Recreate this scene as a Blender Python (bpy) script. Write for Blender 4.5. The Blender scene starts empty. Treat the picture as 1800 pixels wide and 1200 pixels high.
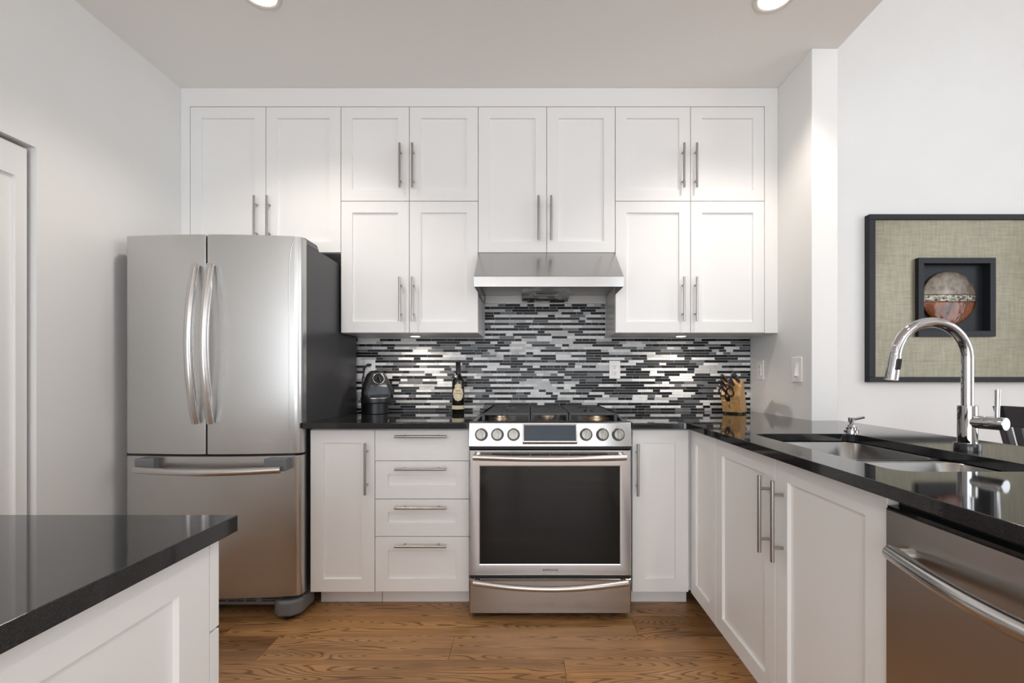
import bpy, bmesh, math, random
from mathutils import Vector, Matrix
PI = math.pi
random.seed(11)
sc = bpy.context.scene
COL = sc.collection

# ---------------------------------------------------------------- camera
F = 780.0; VX = 935.0; VY = 663.0; H = 1.127      # focal length in px, vanishing point, eye height
cam = bpy.data.cameras.new('camera'); cam.sensor_width = 36; cam.lens = F/1800*36
cam.shift_x = (900-VX)/1800; cam.shift_y = (VY-600)/1800; cam.clip_start = 0.02
camo = bpy.data.objects.new('camera', cam); COL.objects.link(camo)
camo.location = (0, 0, H); camo.rotation_euler = (PI/2, 0, 0); sc.camera = camo
def PX(px, Y): return (px-VX)*Y/F                   # metres across, at depth Y
def PZ(py, Y): return H-(py-VY)*Y/F                 # metres up, at depth Y

# ---------------------------------------------------------------- world, exposure
w = bpy.data.worlds.new('world'); sc.world = w; w.use_nodes = True
bg = w.node_tree.nodes['Background']; bg.inputs[0].default_value = (0.86, 0.92, 1.0, 1); bg.inputs[1].default_value = 1.5
sc.view_settings.view_transform = 'Standard'; sc.view_settings.look = 'None'
sc.view_settings.gamma = 1; sc.view_settings.use_curve_mapping = False
sc.view_settings.exposure = 0.55
cy = sc.cycles
cy.use_denoising = True; cy.max_bounces = 10; cy.diffuse_bounces = 6; cy.glossy_bounces = 6
cy.sample_clamp_indirect = 6; cy.caustics_reflective = False; cy.caustics_refractive = False

def area(name, loc, rot, sx, sy, power, col):
    l = bpy.data.lights.new(name, 'AREA'); l.shape = 'RECTANGLE'; l.size = sx; l.size_y = sy
    l.energy = power; l.color = col
    o = bpy.data.objects.new(name, l); COL.objects.link(o); o.location = loc; o.rotation_euler = rot
    return o
DAY = (0.93, 0.965, 1.0)
# area lamps added as daylight, outside unseen windows made up for the lighting
area('fill_rear_left', (-0.275, -3.72, 1.20), (PI/2, 0, 0), 3.25, 2.3, 55, DAY)
area('fill_left', (-2.09, -2.9, 1.55), (PI/2, 0, -PI/2), 1.1, 1.9, 40, DAY)  # added to brighten the peninsula fronts and stub wall
area('fill_rear_right', (3.0, -3.72, 2.95), (PI/2, 0, 0), 2.6, 1.9, 17, DAY)
area('fill_dining', (4.81, 0.0, 1.9), (PI/2, 0, PI/2), 2.8, 2.6, 27, DAY)

# ---------------------------------------------------------------- materials
def newmat(name):
    m = bpy.data.materials.new(name); m.use_nodes = True
    return m, m.node_tree, m.node_tree.nodes['Principled BSDF']
def L(nt, a, b): nt.links.new(a, b)
def simple(name, col, rough=0.5, metal=0.0, spec=0.5, coat=0.0, bump=0.0, bscale=200.0, var=0.0, vscale=4.0):
    m, nt, b = newmat(name)
    b.inputs['Base Color'].default_value = (*col, 1); b.inputs['Roughness'].default_value = rough
    b.inputs['Metallic'].default_value = metal; b.inputs['Specular IOR Level'].default_value = spec
    b.inputs['Coat Weight'].default_value = coat
    tc = nt.nodes.new('ShaderNodeTexCoord')
    n = nt.nodes.new('ShaderNodeTexNoise'); n.inputs['Scale'].default_value = bscale; n.inputs['Detail'].default_value = 3
    L(nt, tc.outputs['Object'], n.inputs['Vector'])
    if bump > 0:
        bp = nt.nodes.new('ShaderNodeBump'); bp.inputs['Strength'].default_value = bump; bp.inputs['Distance'].default_value = 0.002
        L(nt, n.outputs['Fac'], bp.inputs['Height']); L(nt, bp.outputs[0], b.inputs['Normal'])
    if var > 0:
        n2 = nt.nodes.new('ShaderNodeTexNoise'); n2.inputs['Scale'].default_value = vscale
        L(nt, tc.outputs['Object'], n2.inputs['Vector'])
        r = nt.nodes.new('ShaderNodeValToRGB')
        r.color_ramp.elements[0].color = (*[c*(1-var) for c in col], 1); r.color_ramp.elements[0].position = .3
        r.color_ramp.elements[1].color = (*[min(1, c*(1+var)) for c in col], 1); r.color_ramp.elements[1].position = .7
        L(nt, n2.outputs['Fac'], r.inputs['Fac']); L(nt, r.outputs[0], b.inputs['Base Color'])
    return m
def steel(name, col, rough, aniso, grain=(1.5, 1.5, 90), strength=0.04, rv=0.012):
    """brushed steel: fine scratches along one axis, roughness drifting slowly"""
    m, nt, b = newmat(name)
    b.inputs['Base Color'].default_value = (*col, 1); b.inputs['Metallic'].default_value = 1
    b.inputs['Anisotropic'].default_value = aniso
    tg = nt.nodes.new('ShaderNodeTangent'); tg.direction_type = 'RADIAL'; tg.axis = 'Z'
    L(nt, tg.outputs[0], b.inputs['Tangent'])
    tc = nt.nodes.new('ShaderNodeTexCoord'); mp = nt.nodes.new('ShaderNodeMapping'); mp.inputs['Scale'].default_value = grain
    n = nt.nodes.new('ShaderNodeTexNoise'); n.inputs['Scale'].default_value = 1; n.inputs['Detail'].default_value = 3
    L(nt, tc.outputs['Object'], mp.inputs[0]); L(nt, mp.outputs[0], n.inputs['Vector'])
    n2 = nt.nodes.new('ShaderNodeTexNoise'); n2.inputs['Scale'].default_value = 2.2; n2.inputs['Detail'].default_value = 2
    L(nt, tc.outputs['Object'], n2.inputs['Vector'])
    ad = nt.nodes.new('ShaderNodeMath'); ad.operation = 'ADD'; L(nt, n.outputs['Fac'], ad.inputs[0]); L(nt, n2.outputs['Fac'], ad.inputs[1])
    mr = nt.nodes.new('ShaderNodeMapRange'); mr.inputs['From Min'].default_value = .7; mr.inputs['From Max'].default_value = 1.3
    mr.inputs['To Min'].default_value = rough-rv/2; mr.inputs['To Max'].default_value = rough+rv/2
    L(nt, ad.outputs[0], mr.inputs['Value']); L(nt, mr.outputs[0], b.inputs['Roughness'])
    return m
def emit(name, col, s):
    m, nt, b = newmat(name)
    b.inputs['Base Color'].default_value = (0.8, 0.8, 0.8, 1)
    b.inputs['Emission Color'].default_value = (*col, 1); b.inputs['Emission Strength'].default_value = s
    return m

M = {}
M['cab'] = simple('white_cabinet_paint', (0.83, 0.825, 0.815), 0.30, bump=0.02, bscale=60)
M['wall'] = simple('wall_paint', (0.80, 0.797, 0.785), 0.75, bump=0.08, bscale=260, var=0.01)
M['ceil'] = simple('ceiling_paint', (0.88, 0.87, 0.85), 0.9, bump=0.05, bscale=260)
M['trim'] = simple('white_trim_paint', (0.80, 0.795, 0.785), 0.4)
M['plate'] = simple('white_plastic', (0.90, 0.885, 0.87), 0.35)
M['slot'] = simple('black_slot', (0.02, 0.02, 0.02), 0.6)
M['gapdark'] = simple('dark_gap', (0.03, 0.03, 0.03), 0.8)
M['steel'] = steel('brushed_steel', (0.52, 0.515, 0.51), 0.20, 0.15)
M['steel_fridge'] = steel('fridge_brushed_steel', (0.56, 0.555, 0.545), 0.27, 0.6, rv=0.0)
M['steel_range'] = steel('range_brushed_steel', (0.48, 0.465, 0.455), 0.19, 0.15)
M['steel_dw'] = steel('dishwasher_brushed_steel', (0.49, 0.465, 0.445), 0.30, 0.5)
M['steel_handle'] = steel('satin_steel_handle', (0.62, 0.60, 0.585), 0.24, 0.0, (40, 40, 40), 0.01)
M['nickel'] = steel('brushed_nickel', (0.42, 0.40, 0.385), 0.28, 0.0, (60, 60, 60), 0.02)
M['knob'] = simple('knob_dark_nickel', (0.20, 0.185, 0.165), 0.3, 1.0)
M['tray'] = steel('dull_hood_steel', (0.42, 0.41, 0.395), 0.42, 0.0, rv=0.0)
M['panel'] = steel('control_panel_steel', (0.34, 0.33, 0.32), 0.15, 0.0, rv=0.0)
M['sink'] = steel('sink_steel', (0.32, 0.31, 0.30), 0.28, 0.3, (3, 300, 3), 0.03)
M['chrome'] = simple('polished_chrome', (0.52, 0.52, 0.525), 0.035, 1.0)
M['granite'] = None
M['casegrey'] = simple('fridge_side_charcoal', (0.052, 0.052, 0.056), 0.36, bump=0.12, bscale=500)
M['plgrey'] = simple('grey_plastic', (0.16, 0.165, 0.175), 0.45)
M['blackgl'] = simple('black_glass', (0.010, 0.009, 0.008), 0.04, spec=0.28)
M['iron'] = simple('cast_iron', (0.035, 0.036, 0.038), 0.42, bump=0.3, bscale=300)
M['brass'] = simple('burner_brass', (0.55, 0.42, 0.30), 0.35, 1.0)
M['blackpl'] = simple('black_plastic_gloss', (0.012, 0.012, 0.013), 0.16)
M['blacksat'] = simple('black_plastic_satin', (0.013, 0.0135, 0.015), 0.38)
M['slate'] = simple('slate_blue_satin', (0.045, 0.054, 0.07), 0.4)
M['cream'] = simple('cream_label_paper', (0.70, 0.60, 0.40), 0.6, var=0.05, vscale=60)
M['bottle'] = simple('dark_bottle_glass', (0.008, 0.009, 0.006), 0.06, spec=0.6)
M['red'] = simple('red_ink', (0.45, 0.08, 0.04), 0.6)
M['ink'] = simple('black_ink', (0.03, 0.03, 0.03), 0.5)
M['frameblk'] = simple('black_picture_frame', (0.014, 0.016, 0.020), 0.5, spec=0.3)
M['chairblk'] = simple('black_lacquered_wood', (0.02, 0.02, 0.024), 0.22, coat=0.3)
M['rim'] = simple('light_trim', (0.72, 0.69, 0.64), 0.5)
M['lamp'] = emit('lamp_lens', (1.0, 0.93, 0.82), 5.0)
M['puck'] = emit('puck_lens', (1.0, 0.93, 0.84), 7.0)
M['sticker'] = simple('pale_sticker', (0.72, 0.66, 0.60), 0.5)
M['hoodglass'] = simple('hood_diffuser', (0.55, 0.58, 0.62), 0.25, spec=0.6)
M['brown'] = simple('brown_leather', (0.22, 0.07, 0.035), 0.5)

def m_granite():
    m, nt, b = newmat('polished_black_quartz')
    tc = nt.nodes.new('ShaderNodeTexCoord'); n = nt.nodes.new('ShaderNodeTexNoise'); n.inputs['Scale'].default_value = 700; n.inputs['Detail'].default_value = 2
    L(nt, tc.outputs['Object'], n.inputs['Vector'])
    r = nt.nodes.new('ShaderNodeValToRGB'); e = r.color_ramp.elements
    e[0].position = .45; e[0].color = (0.013, 0.013, 0.014, 1); e[1].position = .8; e[1].color = (0.03, 0.03, 0.031, 1)
    L(nt, n.outputs['Fac'], r.inputs['Fac']); L(nt, r.outputs[0], b.inputs['Base Color'])
    b.inputs['Roughness'].default_value = 0.05; b.inputs['IOR'].default_value = 1.52
    return m
M['granite'] = m_granite()

def m_floor():
    m, nt, b = newmat('oak_plank_floor')
    at = nt.nodes.new('ShaderNodeVertexColor'); at.layer_name = 'plank'
    sp = nt.nodes.new('ShaderNodeSeparateColor'); L(nt, at.outputs['Color'], sp.inputs[0])
    tc = nt.nodes.new('ShaderNodeTexCoord')
    cmb = nt.nodes.new('ShaderNodeCombineXYZ')
    def mth(op, a, bb=None, v=None):
        n = nt.nodes.new('ShaderNodeMath'); n.operation = op
        if hasattr(a, 'node'): L(nt, a, n.inputs[0])
        else: n.inputs[0].default_value = a
        if bb is not None:
            if hasattr(bb, 'node'): L(nt, bb, n.inputs[1])
            else: n.inputs[1].default_value = bb
        return n.outputs[0]
    off = mth('MULTIPLY', sp.outputs[0], 37.0); off2 = mth('MULTIPLY', sp.outputs[1], 23.0)
    L(nt, off, cmb.inputs[0]); L(nt, off2, cmb.inputs[1]); L(nt, off, cmb.inputs[2])
    add = nt.nodes.new('ShaderNodeVectorMath'); add.operation = 'ADD'
    L(nt, tc.outputs['Object'], add.inputs[0]); L(nt, cmb.outputs[0], add.inputs[1])
    # cathedral grain: contour lines of a stretched noise
    mp = nt.nodes.new('ShaderNodeMapping'); mp.inputs['Scale'].default_value = (0.75, 7.5, 1.0); L(nt, add.outputs[0], mp.inputs[0])
    n1 = nt.nodes.new('ShaderNodeTexNoise'); n1.inputs['Scale'].default_value = 1.1; n1.inputs['Detail'].default_value = 1.5; n1.inputs['Roughness'].default_value = .45; n1.inputs['Distortion'].default_value = .12
    L(nt, mp.outputs[0], n1.inputs['Vector'])
    ws = mth('MULTIPLY', n1.outputs['Fac'], 300.0)
    sn = mth('SINE', ws)
    mr = nt.nodes.new('ShaderNodeMapRange'); mr.inputs['From Min'].default_value = 0.35; mr.inputs['From Max'].default_value = 1.0
    L(nt, sn, mr.inputs['Value'])
    mp2 = nt.nodes.new('ShaderNodeMapping'); mp2.inputs['Scale'].default_value = (9, 260, 1); L(nt, add.outputs[0], mp2.inputs[0])
    n2 = nt.nodes.new('ShaderNodeTexNoise'); n2.inputs['Scale'].default_value = 1; n2.inputs['Detail'].default_value = 3; L(nt, mp2.outputs[0], n2.inputs['Vector'])
    mp3 = nt.nodes.new('ShaderNodeMapping'); mp3.inputs['Scale'].default_value = (1.6, 9, 1); L(nt, add.outputs[0], mp3.inputs[0])
    n3 = nt.nodes.new('ShaderNodeTexNoise'); n3.inputs['Scale'].default_value = 1.3; n3.inputs['Detail'].default_value = 3; L(nt, mp3.outputs[0], n3.inputs['Vector'])
    r = nt.nodes.new('ShaderNodeValToRGB'); e = r.color_ramp.elements
    e[0].position = .28; e[0].color = (0.170, 0.080, 0.031, 1); e[1].position = .75; e[1].color = (0.585, 0.315, 0.130, 1)
    mixv = mth('ADD', mth('MULTIPLY', n3.outputs['Fac'], .6), mth('MULTIPLY', n2.outputs['Fac'], .4))
    mixv = mth('ADD', mixv, mth('MULTIPLY', mth('SUBTRACT', sp.outputs[2], .5), .30))
    L(nt, mixv, r.inputs['Fac'])
    mx = nt.nodes.new('ShaderNodeMix'); mx.data_type = 'RGBA'; mx.blend_type = 'MULTIPLY'
    gf = mth('MULTIPLY', mr.outputs[0], mth('MULTIPLY', n2.outputs['Fac'], 1.35))
    L(nt, gf, mx.inputs[0]); L(nt, r.outputs[0], mx.inputs[6]); mx.inputs[7].default_value = (0.20, 0.16, 0.13, 1)
    L(nt, mx.outputs[2], b.inputs['Base Color'])
    b.inputs['Roughness'].default_value = 0.30; b.inputs['Specular IOR Level'].default_value = 0.45
    bp = nt.nodes.new('ShaderNodeBump'); bp.inputs['Strength'].default_value = .25; bp.inputs['Distance'].default_value = .001; bp.invert = True
    L(nt, gf, bp.inputs['Height']); L(nt, bp.outputs[0], b.inputs['Normal'])
    return m
M['floor'] = m_floor()

def m_wood_block():
    m, nt, b = newmat('pale_block_wood')
    tc = nt.nodes.new('ShaderNodeTexCoord'); mp = nt.nodes.new('ShaderNodeMapping'); mp.inputs['Scale'].default_value = (60, 60, 9)
    n = nt.nodes.new('ShaderNodeTexNoise'); n.inputs['Scale'].default_value = 1; n.inputs['Detail'].default_value = 4; n.inputs['Distortion'].default_value = .6
    L(nt, tc.outputs['Object'], mp.inputs[0]); L(nt, mp.outputs[0], n.inputs['Vector'])
    r = nt.nodes.new('ShaderNodeValToRGB'); e = r.color_ramp.elements
    e[0].position = .3; e[0].color = (0.46, 0.24, 0.085, 1); e[1].position = .7; e[1].color = (0.66, 0.40, 0.17, 1)
    L(nt, n.outputs['Fac'], r.inputs['Fac']); L(nt, r.outputs[0], b.inputs['Base Color']); b.inputs['Roughness'].default_value = .4
    return m
M['block'] = m_wood_block()
def m_gold():
    m, nt, b = newmat('tarnished_leaf_panel')
    tc = nt.nodes.new('ShaderNodeTexCoord')
    def noise(sc_, s, d=4):
        mp = nt.nodes.new('ShaderNodeMapping'); mp.inputs['Scale'].default_value = sc_; L(nt, tc.outputs['Object'], mp.inputs[0])
        n = nt.nodes.new('ShaderNodeTexNoise'); n.inputs['Scale'].default_value = s; n.inputs['Detail'].default_value = d; L(nt, mp.outputs[0], n.inputs['Vector']); return n.outputs['Fac']
    a = noise((4, 4, 40), 3); c = noise((40, 4, 4), 2); d = noise((1, 1, 1), 2.2, 5)
    m1 = nt.nodes.new('ShaderNodeMath'); m1.operation = 'ADD'; L(nt, a, m1.inputs[0]); L(nt, c, m1.inputs[1])
    m2 = nt.nodes.new('ShaderNodeMath'); m2.operation = 'ADD'; L(nt, m1.outputs[0], m2.inputs[0]); L(nt, d, m2.inputs[1])
    m3 = nt.nodes.new('ShaderNodeMath'); m3.operation = 'DIVIDE'; L(nt, m2.outputs[0], m3.inputs[0]); m3.inputs[1].default_value = 3
    r = nt.nodes.new('ShaderNodeValToRGB'); e = r.color_ramp.elements
    e[0].position = .34; e[0].color = (0.19, 0.170, 0.115, 1); e[1].position = .64; e[1].color = (0.32, 0.295, 0.215, 1)
    L(nt, m3.outputs[0], r.inputs['Fac'])
    # faint leaf seams
    mp = nt.nodes.new('ShaderNodeMapping'); mp.inputs['Rotation'].default_value = (PI/2, 0, 0); L(nt, tc.outputs['Object'], mp.inputs[0])
    br = nt.nodes.new('ShaderNodeTexBrick'); br.offset = 0.37; br.inputs['Scale'].default_value = 1; br.inputs['Mortar Size'].default_value = .0015
    br.inputs['Brick Width'].default_value = .137; br.inputs['Row Height'].default_value = .137; br.inputs['Color1'].default_value = (1, 1, 1, 1); br.inputs['Color2'].default_value = (.9, .9, .88, 1); br.inputs['Mortar'].default_value = (.55, .52, .45, 1)
    L(nt, mp.outputs[0], br.inputs['Vector'])
    mx = nt.nodes.new('ShaderNodeMix'); mx.data_type = 'RGBA'; mx.blend_type = 'MULTIPLY'; mx.inputs[0].default_value = .35
    L(nt, r.outputs[0], mx.inputs[6]); L(nt, br.outputs['Color'], mx.inputs[7]); L(nt, mx.outputs[2], b.inputs['Base Color'])
    b.inputs['Roughness'].default_value = .38; b.inputs['Metallic'].default_value = .35
    return m
M['gold'] = m_gold()
def m_noisecol(name, c1, c2, scale, rough, metal=0.0, bump=0.0, dist=0.0, coat=0.0):
    m, nt, b = newmat(name)
    tc = nt.nodes.new('ShaderNodeTexCoord'); n = nt.nodes.new('ShaderNodeTexNoise'); n.inputs['Scale'].default_value = scale; n.inputs['Detail'].default_value = 5; n.inputs['Distortion'].default_value = dist
    L(nt, tc.outputs['Object'], n.inputs['Vector'])
    r = nt.nodes.new('ShaderNodeValToRGB'); e = r.color_ramp.elements
    e[0].position = .35; e[0].color = (*c1, 1); e[1].position = .65; e[1].color = (*c2, 1)
    L(nt, n.outputs['Fac'], r.inputs['Fac']); L(nt, r.outputs[0], b.inputs['Base Color'])
    b.inputs['Roughness'].default_value = rough; b.inputs['Metallic'].default_value = metal; b.inputs['Coat Weight'].default_value = coat
    if bump:
        bp = nt.nodes.new('ShaderNodeBump'); bp.inputs['Strength'].default_value = bump; bp.inputs['Distance'].default_value = .01
        L(nt, n.outputs['Fac'], bp.inputs['Height']); L(nt, bp.outputs[0], b.inputs['Normal'])
    return m
M['disc_top'] = m_noisecol('mottled_grey_enamel', (0.09, 0.07, 0.05), (0.30, 0.255, 0.20), 14, .3, .2, .1)
M['disc_band'] = m_noisecol('crumpled_silver_foil', (0.05, 0.045, 0.03), (0.50, 0.47, 0.40), 60, .2, .8, 1.0)
M['disc_low'] = m_noisecol('amber_glaze', (0.045, 0.010, 0.003), (0.22, 0.060, 0.010), 8, .15, .1, .2, 1.5, .25)
M['tile_grout'] = simple('pale_grout', (0.74, 0.73, 0.72), 0.8)
M['tile0'] = simple('black_glass_tile', (0.014, 0.014, 0.015), 0.28, spec=0.12)
M['tile1'] = simple('charcoal_glass_tile', (0.045, 0.048, 0.052), 0.28, spec=0.12)
M['tile2'] = simple('mid_grey_tile', (0.16, 0.165, 0.17), 0.3, spec=0.2, var=0.15, vscale=40)
M['tile3'] = simple('grey_marble_tile', (0.52, 0.52, 0.515), 0.3, spec=0.3, var=0.12, vscale=30)
M['tile4'] = simple('white_marble_tile', (0.82, 0.82, 0.815), 0.4, spec=0.12, var=0.08, vscale=30)

# ---------------------------------------------------------------- geometry helpers
class MB:
    def __init__(s): s.v = []; s.f = []; s.m = []
    def box(s, x0, x1, y0, y1, z0, z1, mi=0):
        x0, x1 = min(x0, x1), max(x0, x1); y0, y1 = min(y0, y1), max(y0, y1); z0, z1 = min(z0, z1), max(z0, z1)
        n = len(s.v)
        s.v += [(x0, y0, z0), (x1, y0, z0), (x1, y1, z0), (x0, y1, z0), (x0, y0, z1), (x1, y0, z1), (x1, y1, z1), (x0, y1, z1)]
        s.f += [tuple(n+i for i in q) for q in ((0, 3, 2, 1), (4, 5, 6, 7), (0, 1, 5, 4), (1, 2, 6, 5), (2, 3, 7, 6), (3, 0, 4, 7))]
        s.m += [mi]*6; return s
    def rings(s, rings, cap=True, closed=True, mi=0, loop=False):
        """rings: lists of points with equal length, joined one to the next"""
        n0 = len(s.v); k = len(rings[0])
        for r in rings: s.v += [tuple(p) for p in r]
        R = len(rings)
        for i in range(R if loop else R-1):
            a = n0+i*k; b = n0+((i+1) % R)*k
            for j in range(k if closed else k-1):
                j2 = (j+1) % k
                s.f.append((a+j, a+j2, b+j2, b+j)); s.m.append(mi)
        if cap and not loop:
            s.f.append(tuple(n0+j for j in range(k))[::-1]); s.f.append(tuple(n0+(R-1)*k+j for j in range(k))); s.m += [mi, mi]
        return s
    def prism(s, pts, axis, a, b, mi=0):
        """pts 2-D outline extruded along axis x/y/z from a to b"""
        def P(p, t): return {'x': (t, p[0], p[1]), 'y': (p[0], t, p[1]), 'z': (p[0], p[1], t)}[axis]
        return s.rings([[P(p, a) for p in pts], [P(p, b) for p in pts]], mi=mi)
    def tube(s, pts, r, seg=16, mi=0, up=(0, 0, 1), sx=1.0):
        pts = [Vector(p) for p in pts]; n = len(pts); rs = r if isinstance(r, (list, tuple)) else [r]*n
        rings = []; prev = None
        for i, p in enumerate(pts):
            t = (pts[min(i+1, n-1)]-pts[max(i-1, 0)]).normalized()
            if prev is None:
                u = Vector(up)
                if abs(t.dot(u)) > .95: u = Vector((1, 0, 0))
                a = (u-t*u.dot(t)).normalized()
            else: a = (prev-t*prev.dot(t)).normalized()
            prev = a; b = t.cross(a)
            rings.append([p+(a*math.cos(2*PI*j/seg)*sx+b*math.sin(2*PI*j/seg))*rs[i] for j in range(seg)])
        return s.rings(rings, mi=mi)
    def lathe(s, prof, c=(0, 0, 0), axis=(0, 0, 1), seg=32, mi=0):
        """prof: (radius, height) pairs along axis"""
        ax = Vector(axis).normalized(); u = Vector((1, 0, 0)) if abs(ax.x) < .9 else Vector((0, 1, 0))
        u = (u-ax*u.dot(ax)).normalized(); v = ax.cross(u); c = Vector(c)
        return s.rings([[c+ax*h+(u*math.cos(2*PI*j/seg)+v*math.sin(2*PI*j/seg))*max(r, 1e-5) for j in range(seg)] for r, h in prof], mi=mi)
    def build(s, name, mat, parent=None, bevel=0.0, bseg=2, smooth=None, local=False, weld=False):
        off = Vector((0, 0, 0)) if (parent is None or local) else root_loc(parent)
        me = bpy.data.meshes.new(name)
        me.from_pydata([tuple(Vector(p)-off) for p in s.v], [], s.f)
        mats = mat if isinstance(mat, (list, tuple)) else [mat]
        for q in mats: me.materials.append(q)
        for p, i in zip(me.polygons, s.m): p.material_index = i
        bm = bmesh.new(); bm.from_mesh(me)
        bmesh.ops.remove_doubles(bm, verts=bm.verts, dist=1e-6) if weld else None
        bmesh.ops.recalc_face_normals(bm, faces=bm.faces)
        bm.to_mesh(me); bm.free()
        if smooth is not None or bevel:
            for p in me.polygons: p.use_smooth = True
            try: me.set_sharp_from_angle(angle=math.radians(smooth or 30))
            except Exception: pass
        o = bpy.data.objects.new(name, me); COL.objects.link(o)
        if parent is not None: o.parent = parent
        if bevel:
            md = o.modifiers.new('bevel', 'BEVEL'); md.width = bevel; md.segments = bseg; md.limit_method = 'ANGLE'; md.angle_limit = math.radians(40); md.harden_normals = True
        return o
def root_loc(o):
    l = Vector((0, 0, 0))
    while o is not None: l += o.location; o = o.parent
    return l
def tag(o, label=None, cat=None, group=None, kind=None):
    if label: o['label'] = label
    if cat: o['category'] = cat
    if group: o['group'] = group
    if kind: o['kind'] = kind
    return o
def thing(name, label, cat, loc=(0, 0, 0), rz=0.0, group=None):
    o = bpy.data.objects.new(name, None); COL.objects.link(o); o.empty_display_size = .1
    o.location = loc; o.rotation_euler = (0, 0, rz)
    return tag(o, label, cat, group)
def struct(name, mb, mat, label, parent=None, bevel=0.0, **k):
    return tag(mb.build(name, mat, parent, bevel, **k), label, None, None, 'structure')
def rrect(x0, x1, y0, y1, r, z, n=6):
    out = []
    for cx, cy_, a0 in ((x1-r, y0+r, -90), (x1-r, y1-r, 0), (x0+r, y1-r, 90), (x0+r, y0+r, 180)):
        for i in range(n+1):
            a = math.radians(a0+90*i/n); out.append((cx+r*math.cos(a), cy_+r*math.sin(a), z))
    return out
def lettering(text, size, loc, rot, mat, parent, name='lettering', sx=1.0, ext=0.0004):
    c = bpy.data.curves.new(name, 'FONT'); c.body = text; c.size = size; c.extrude = ext; c.align_x = 'CENTER'; c.align_y = 'CENTER'
    c.materials.append(mat)
    t = bpy.data.objects.new('tmp', c); COL.objects.link(t); bpy.context.view_layer.update()
    me = bpy.data.meshes.new_from_object(t.evaluated_get(bpy.context.evaluated_depsgraph_get())); bpy.data.objects.remove(t); me.name = name
    o = bpy.data.objects.new(name, me); COL.objects.link(o); o.parent = parent
    o.location = Vector(loc)-root_loc(parent); o.rotation_euler = rot; o.scale = (sx, 1, 1)
    return o

# ================================================================ THE ROOM
YB = 2.80; XL = -1.963; XR = 1.375; XS = 1.504; YD = 2.92; ZC = 2.743; YS = 2.18; YR = -3.6; XE = 4.7; ZH = 4.3
# floor: oak planks running left to right
pl = []; PW = 0.1630
def add_row(y1, joints):
    y0 = y1-PW; xs = [-2.05]+joints+[XE+.05]
    for a, b in zip(xs[:-1], xs[1:]): pl.append((a, b, y0, y1))
known = {0: [-1.35, 0.466+.0, 2.3], 1: [-2.0+.9, -0.335+.0, 1.62, 3.4], 2: [-1.6, 0.128, 1.95, 3.6]}
k = -5
while True:
    y1 = 2.095-k*PW
    if y1 < YR: break
    if k in known: js = known[k]
    else:
        js = []; x = -2.05+random.uniform(.3, 1.8)
        while x < XE-.3: js.append(x); x += random.uniform(1.2, 2.1)
    add_row(y1, js); k += 1
mb = MB(); cols = []
for a, b, y0, y1 in pl:
    g = .0007
    mb.box(a+g, b-g, y0+g, min(y1-g, YD+.03), -.015, 0)
    c = (random.random(), random.random(), random.random()); cols += [c]*6
mb.box(-2.05, XE+.05, YR-.05, YD+.05, -.05, -.0152, 1); cols += [(0, 0, 0)]*6
fl = struct('floor', mb, [M['floor'], M['gapdark']], 'brown oak plank floor')
ca = fl.data.color_attributes.new('plank', 'FLOAT_COLOR', 'CORNER')
for p, c in zip(fl.data.polygons, cols):
    for li in p.loop_indices: ca.data[li].color = (*c, 1)

# walls
DY0, DY1, DZ = 0.93, 1.758, 2.036                         # doorway in the left wall
mb = MB(); WL = (-3.45, -2.35, .6, 2.5); mb.box(XL-.14, XL, YR, WL[0], 0, ZC); mb.box(XL-.14, XL, WL[1], DY0, 0, ZC); mb.box(XL-.14, XL, WL[0], WL[1], 0, WL[2]); mb.box(XL-.14, XL, WL[0], WL[1], WL[3], ZC); mb.box(XL-.14, XL, DY1, YB+.12, 0, ZC); mb.box(XL-.14, XL, DY0, DY1, DZ, ZC)
struct('wall_left', mb, M['wall'], 'light grey left wall')
mb = MB(); mb.box(XL-.14, XR+.001, YB, YB+.12, 0, ZC); struct('wall_back', mb, M['wall'], 'kitchen back wall')
mb = MB(); mb.box(XR, XS, YS, YD+.10, 0, ZC); struct('wall_right', mb, M['wall'], 'short stub wall right of the wall cabinets', bevel=.004)
mb = MB(); mb.box(XS-.13, XE+.1, YD, YD+.12, 0, ZH); struct('wall_dining', mb, M['wall'], 'dining room wall with the picture')
mb = MB(); mb.box(XL-.14, XS, YR, YB+.12, ZC, ZC+.06); struct('ceiling', mb, M['ceil'], 'kitchen ceiling')
mb = MB(); mb.box(XS-.14, XS, YR, YD+.1, ZC+.06, ZH); struct('wall_bulkhead', mb, M['wall'], 'drop from the high dining ceiling to the kitchen ceiling')
mb = MB(); mb.box(XS-.14, XE+.1, YR, YD+.12, ZH, ZH+.06); struct('ceiling_dining', mb, M['ceil'], 'high dining room ceiling')
def holed(x0, x1, z0, z1, holes, put):
    """wall rectangle minus holes sorted along its length"""
    x = x0
    for a, b, c, d in holes:
        put(x, a, z0, z1); put(a, b, z0, c); put(a, b, d, z1); x = b
    put(x, x1, z0, z1)
mb = MB(); HR = [(-1.9, 1.35, .05, 2.35), (1.7, 4.3, 2.0, 3.9)]
holed(XL-.14, XE+.1, 0, ZH, HR, lambda a, b, c, d: mb.box(a, b, YR-.14, YR, c, d)); struct('wall_rear', mb, M['wall'], 'wall behind the camera')
mb = MB(); HE = [(-1.4, 1.4, .6, 3.2)]
holed(YR, YD, 0, ZH, HE, lambda a, b, c, d: mb.box(XE, XE+.12, a, b, c, d)); struct('wall_east', mb, M['wall'], 'dining room side wall')
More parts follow.
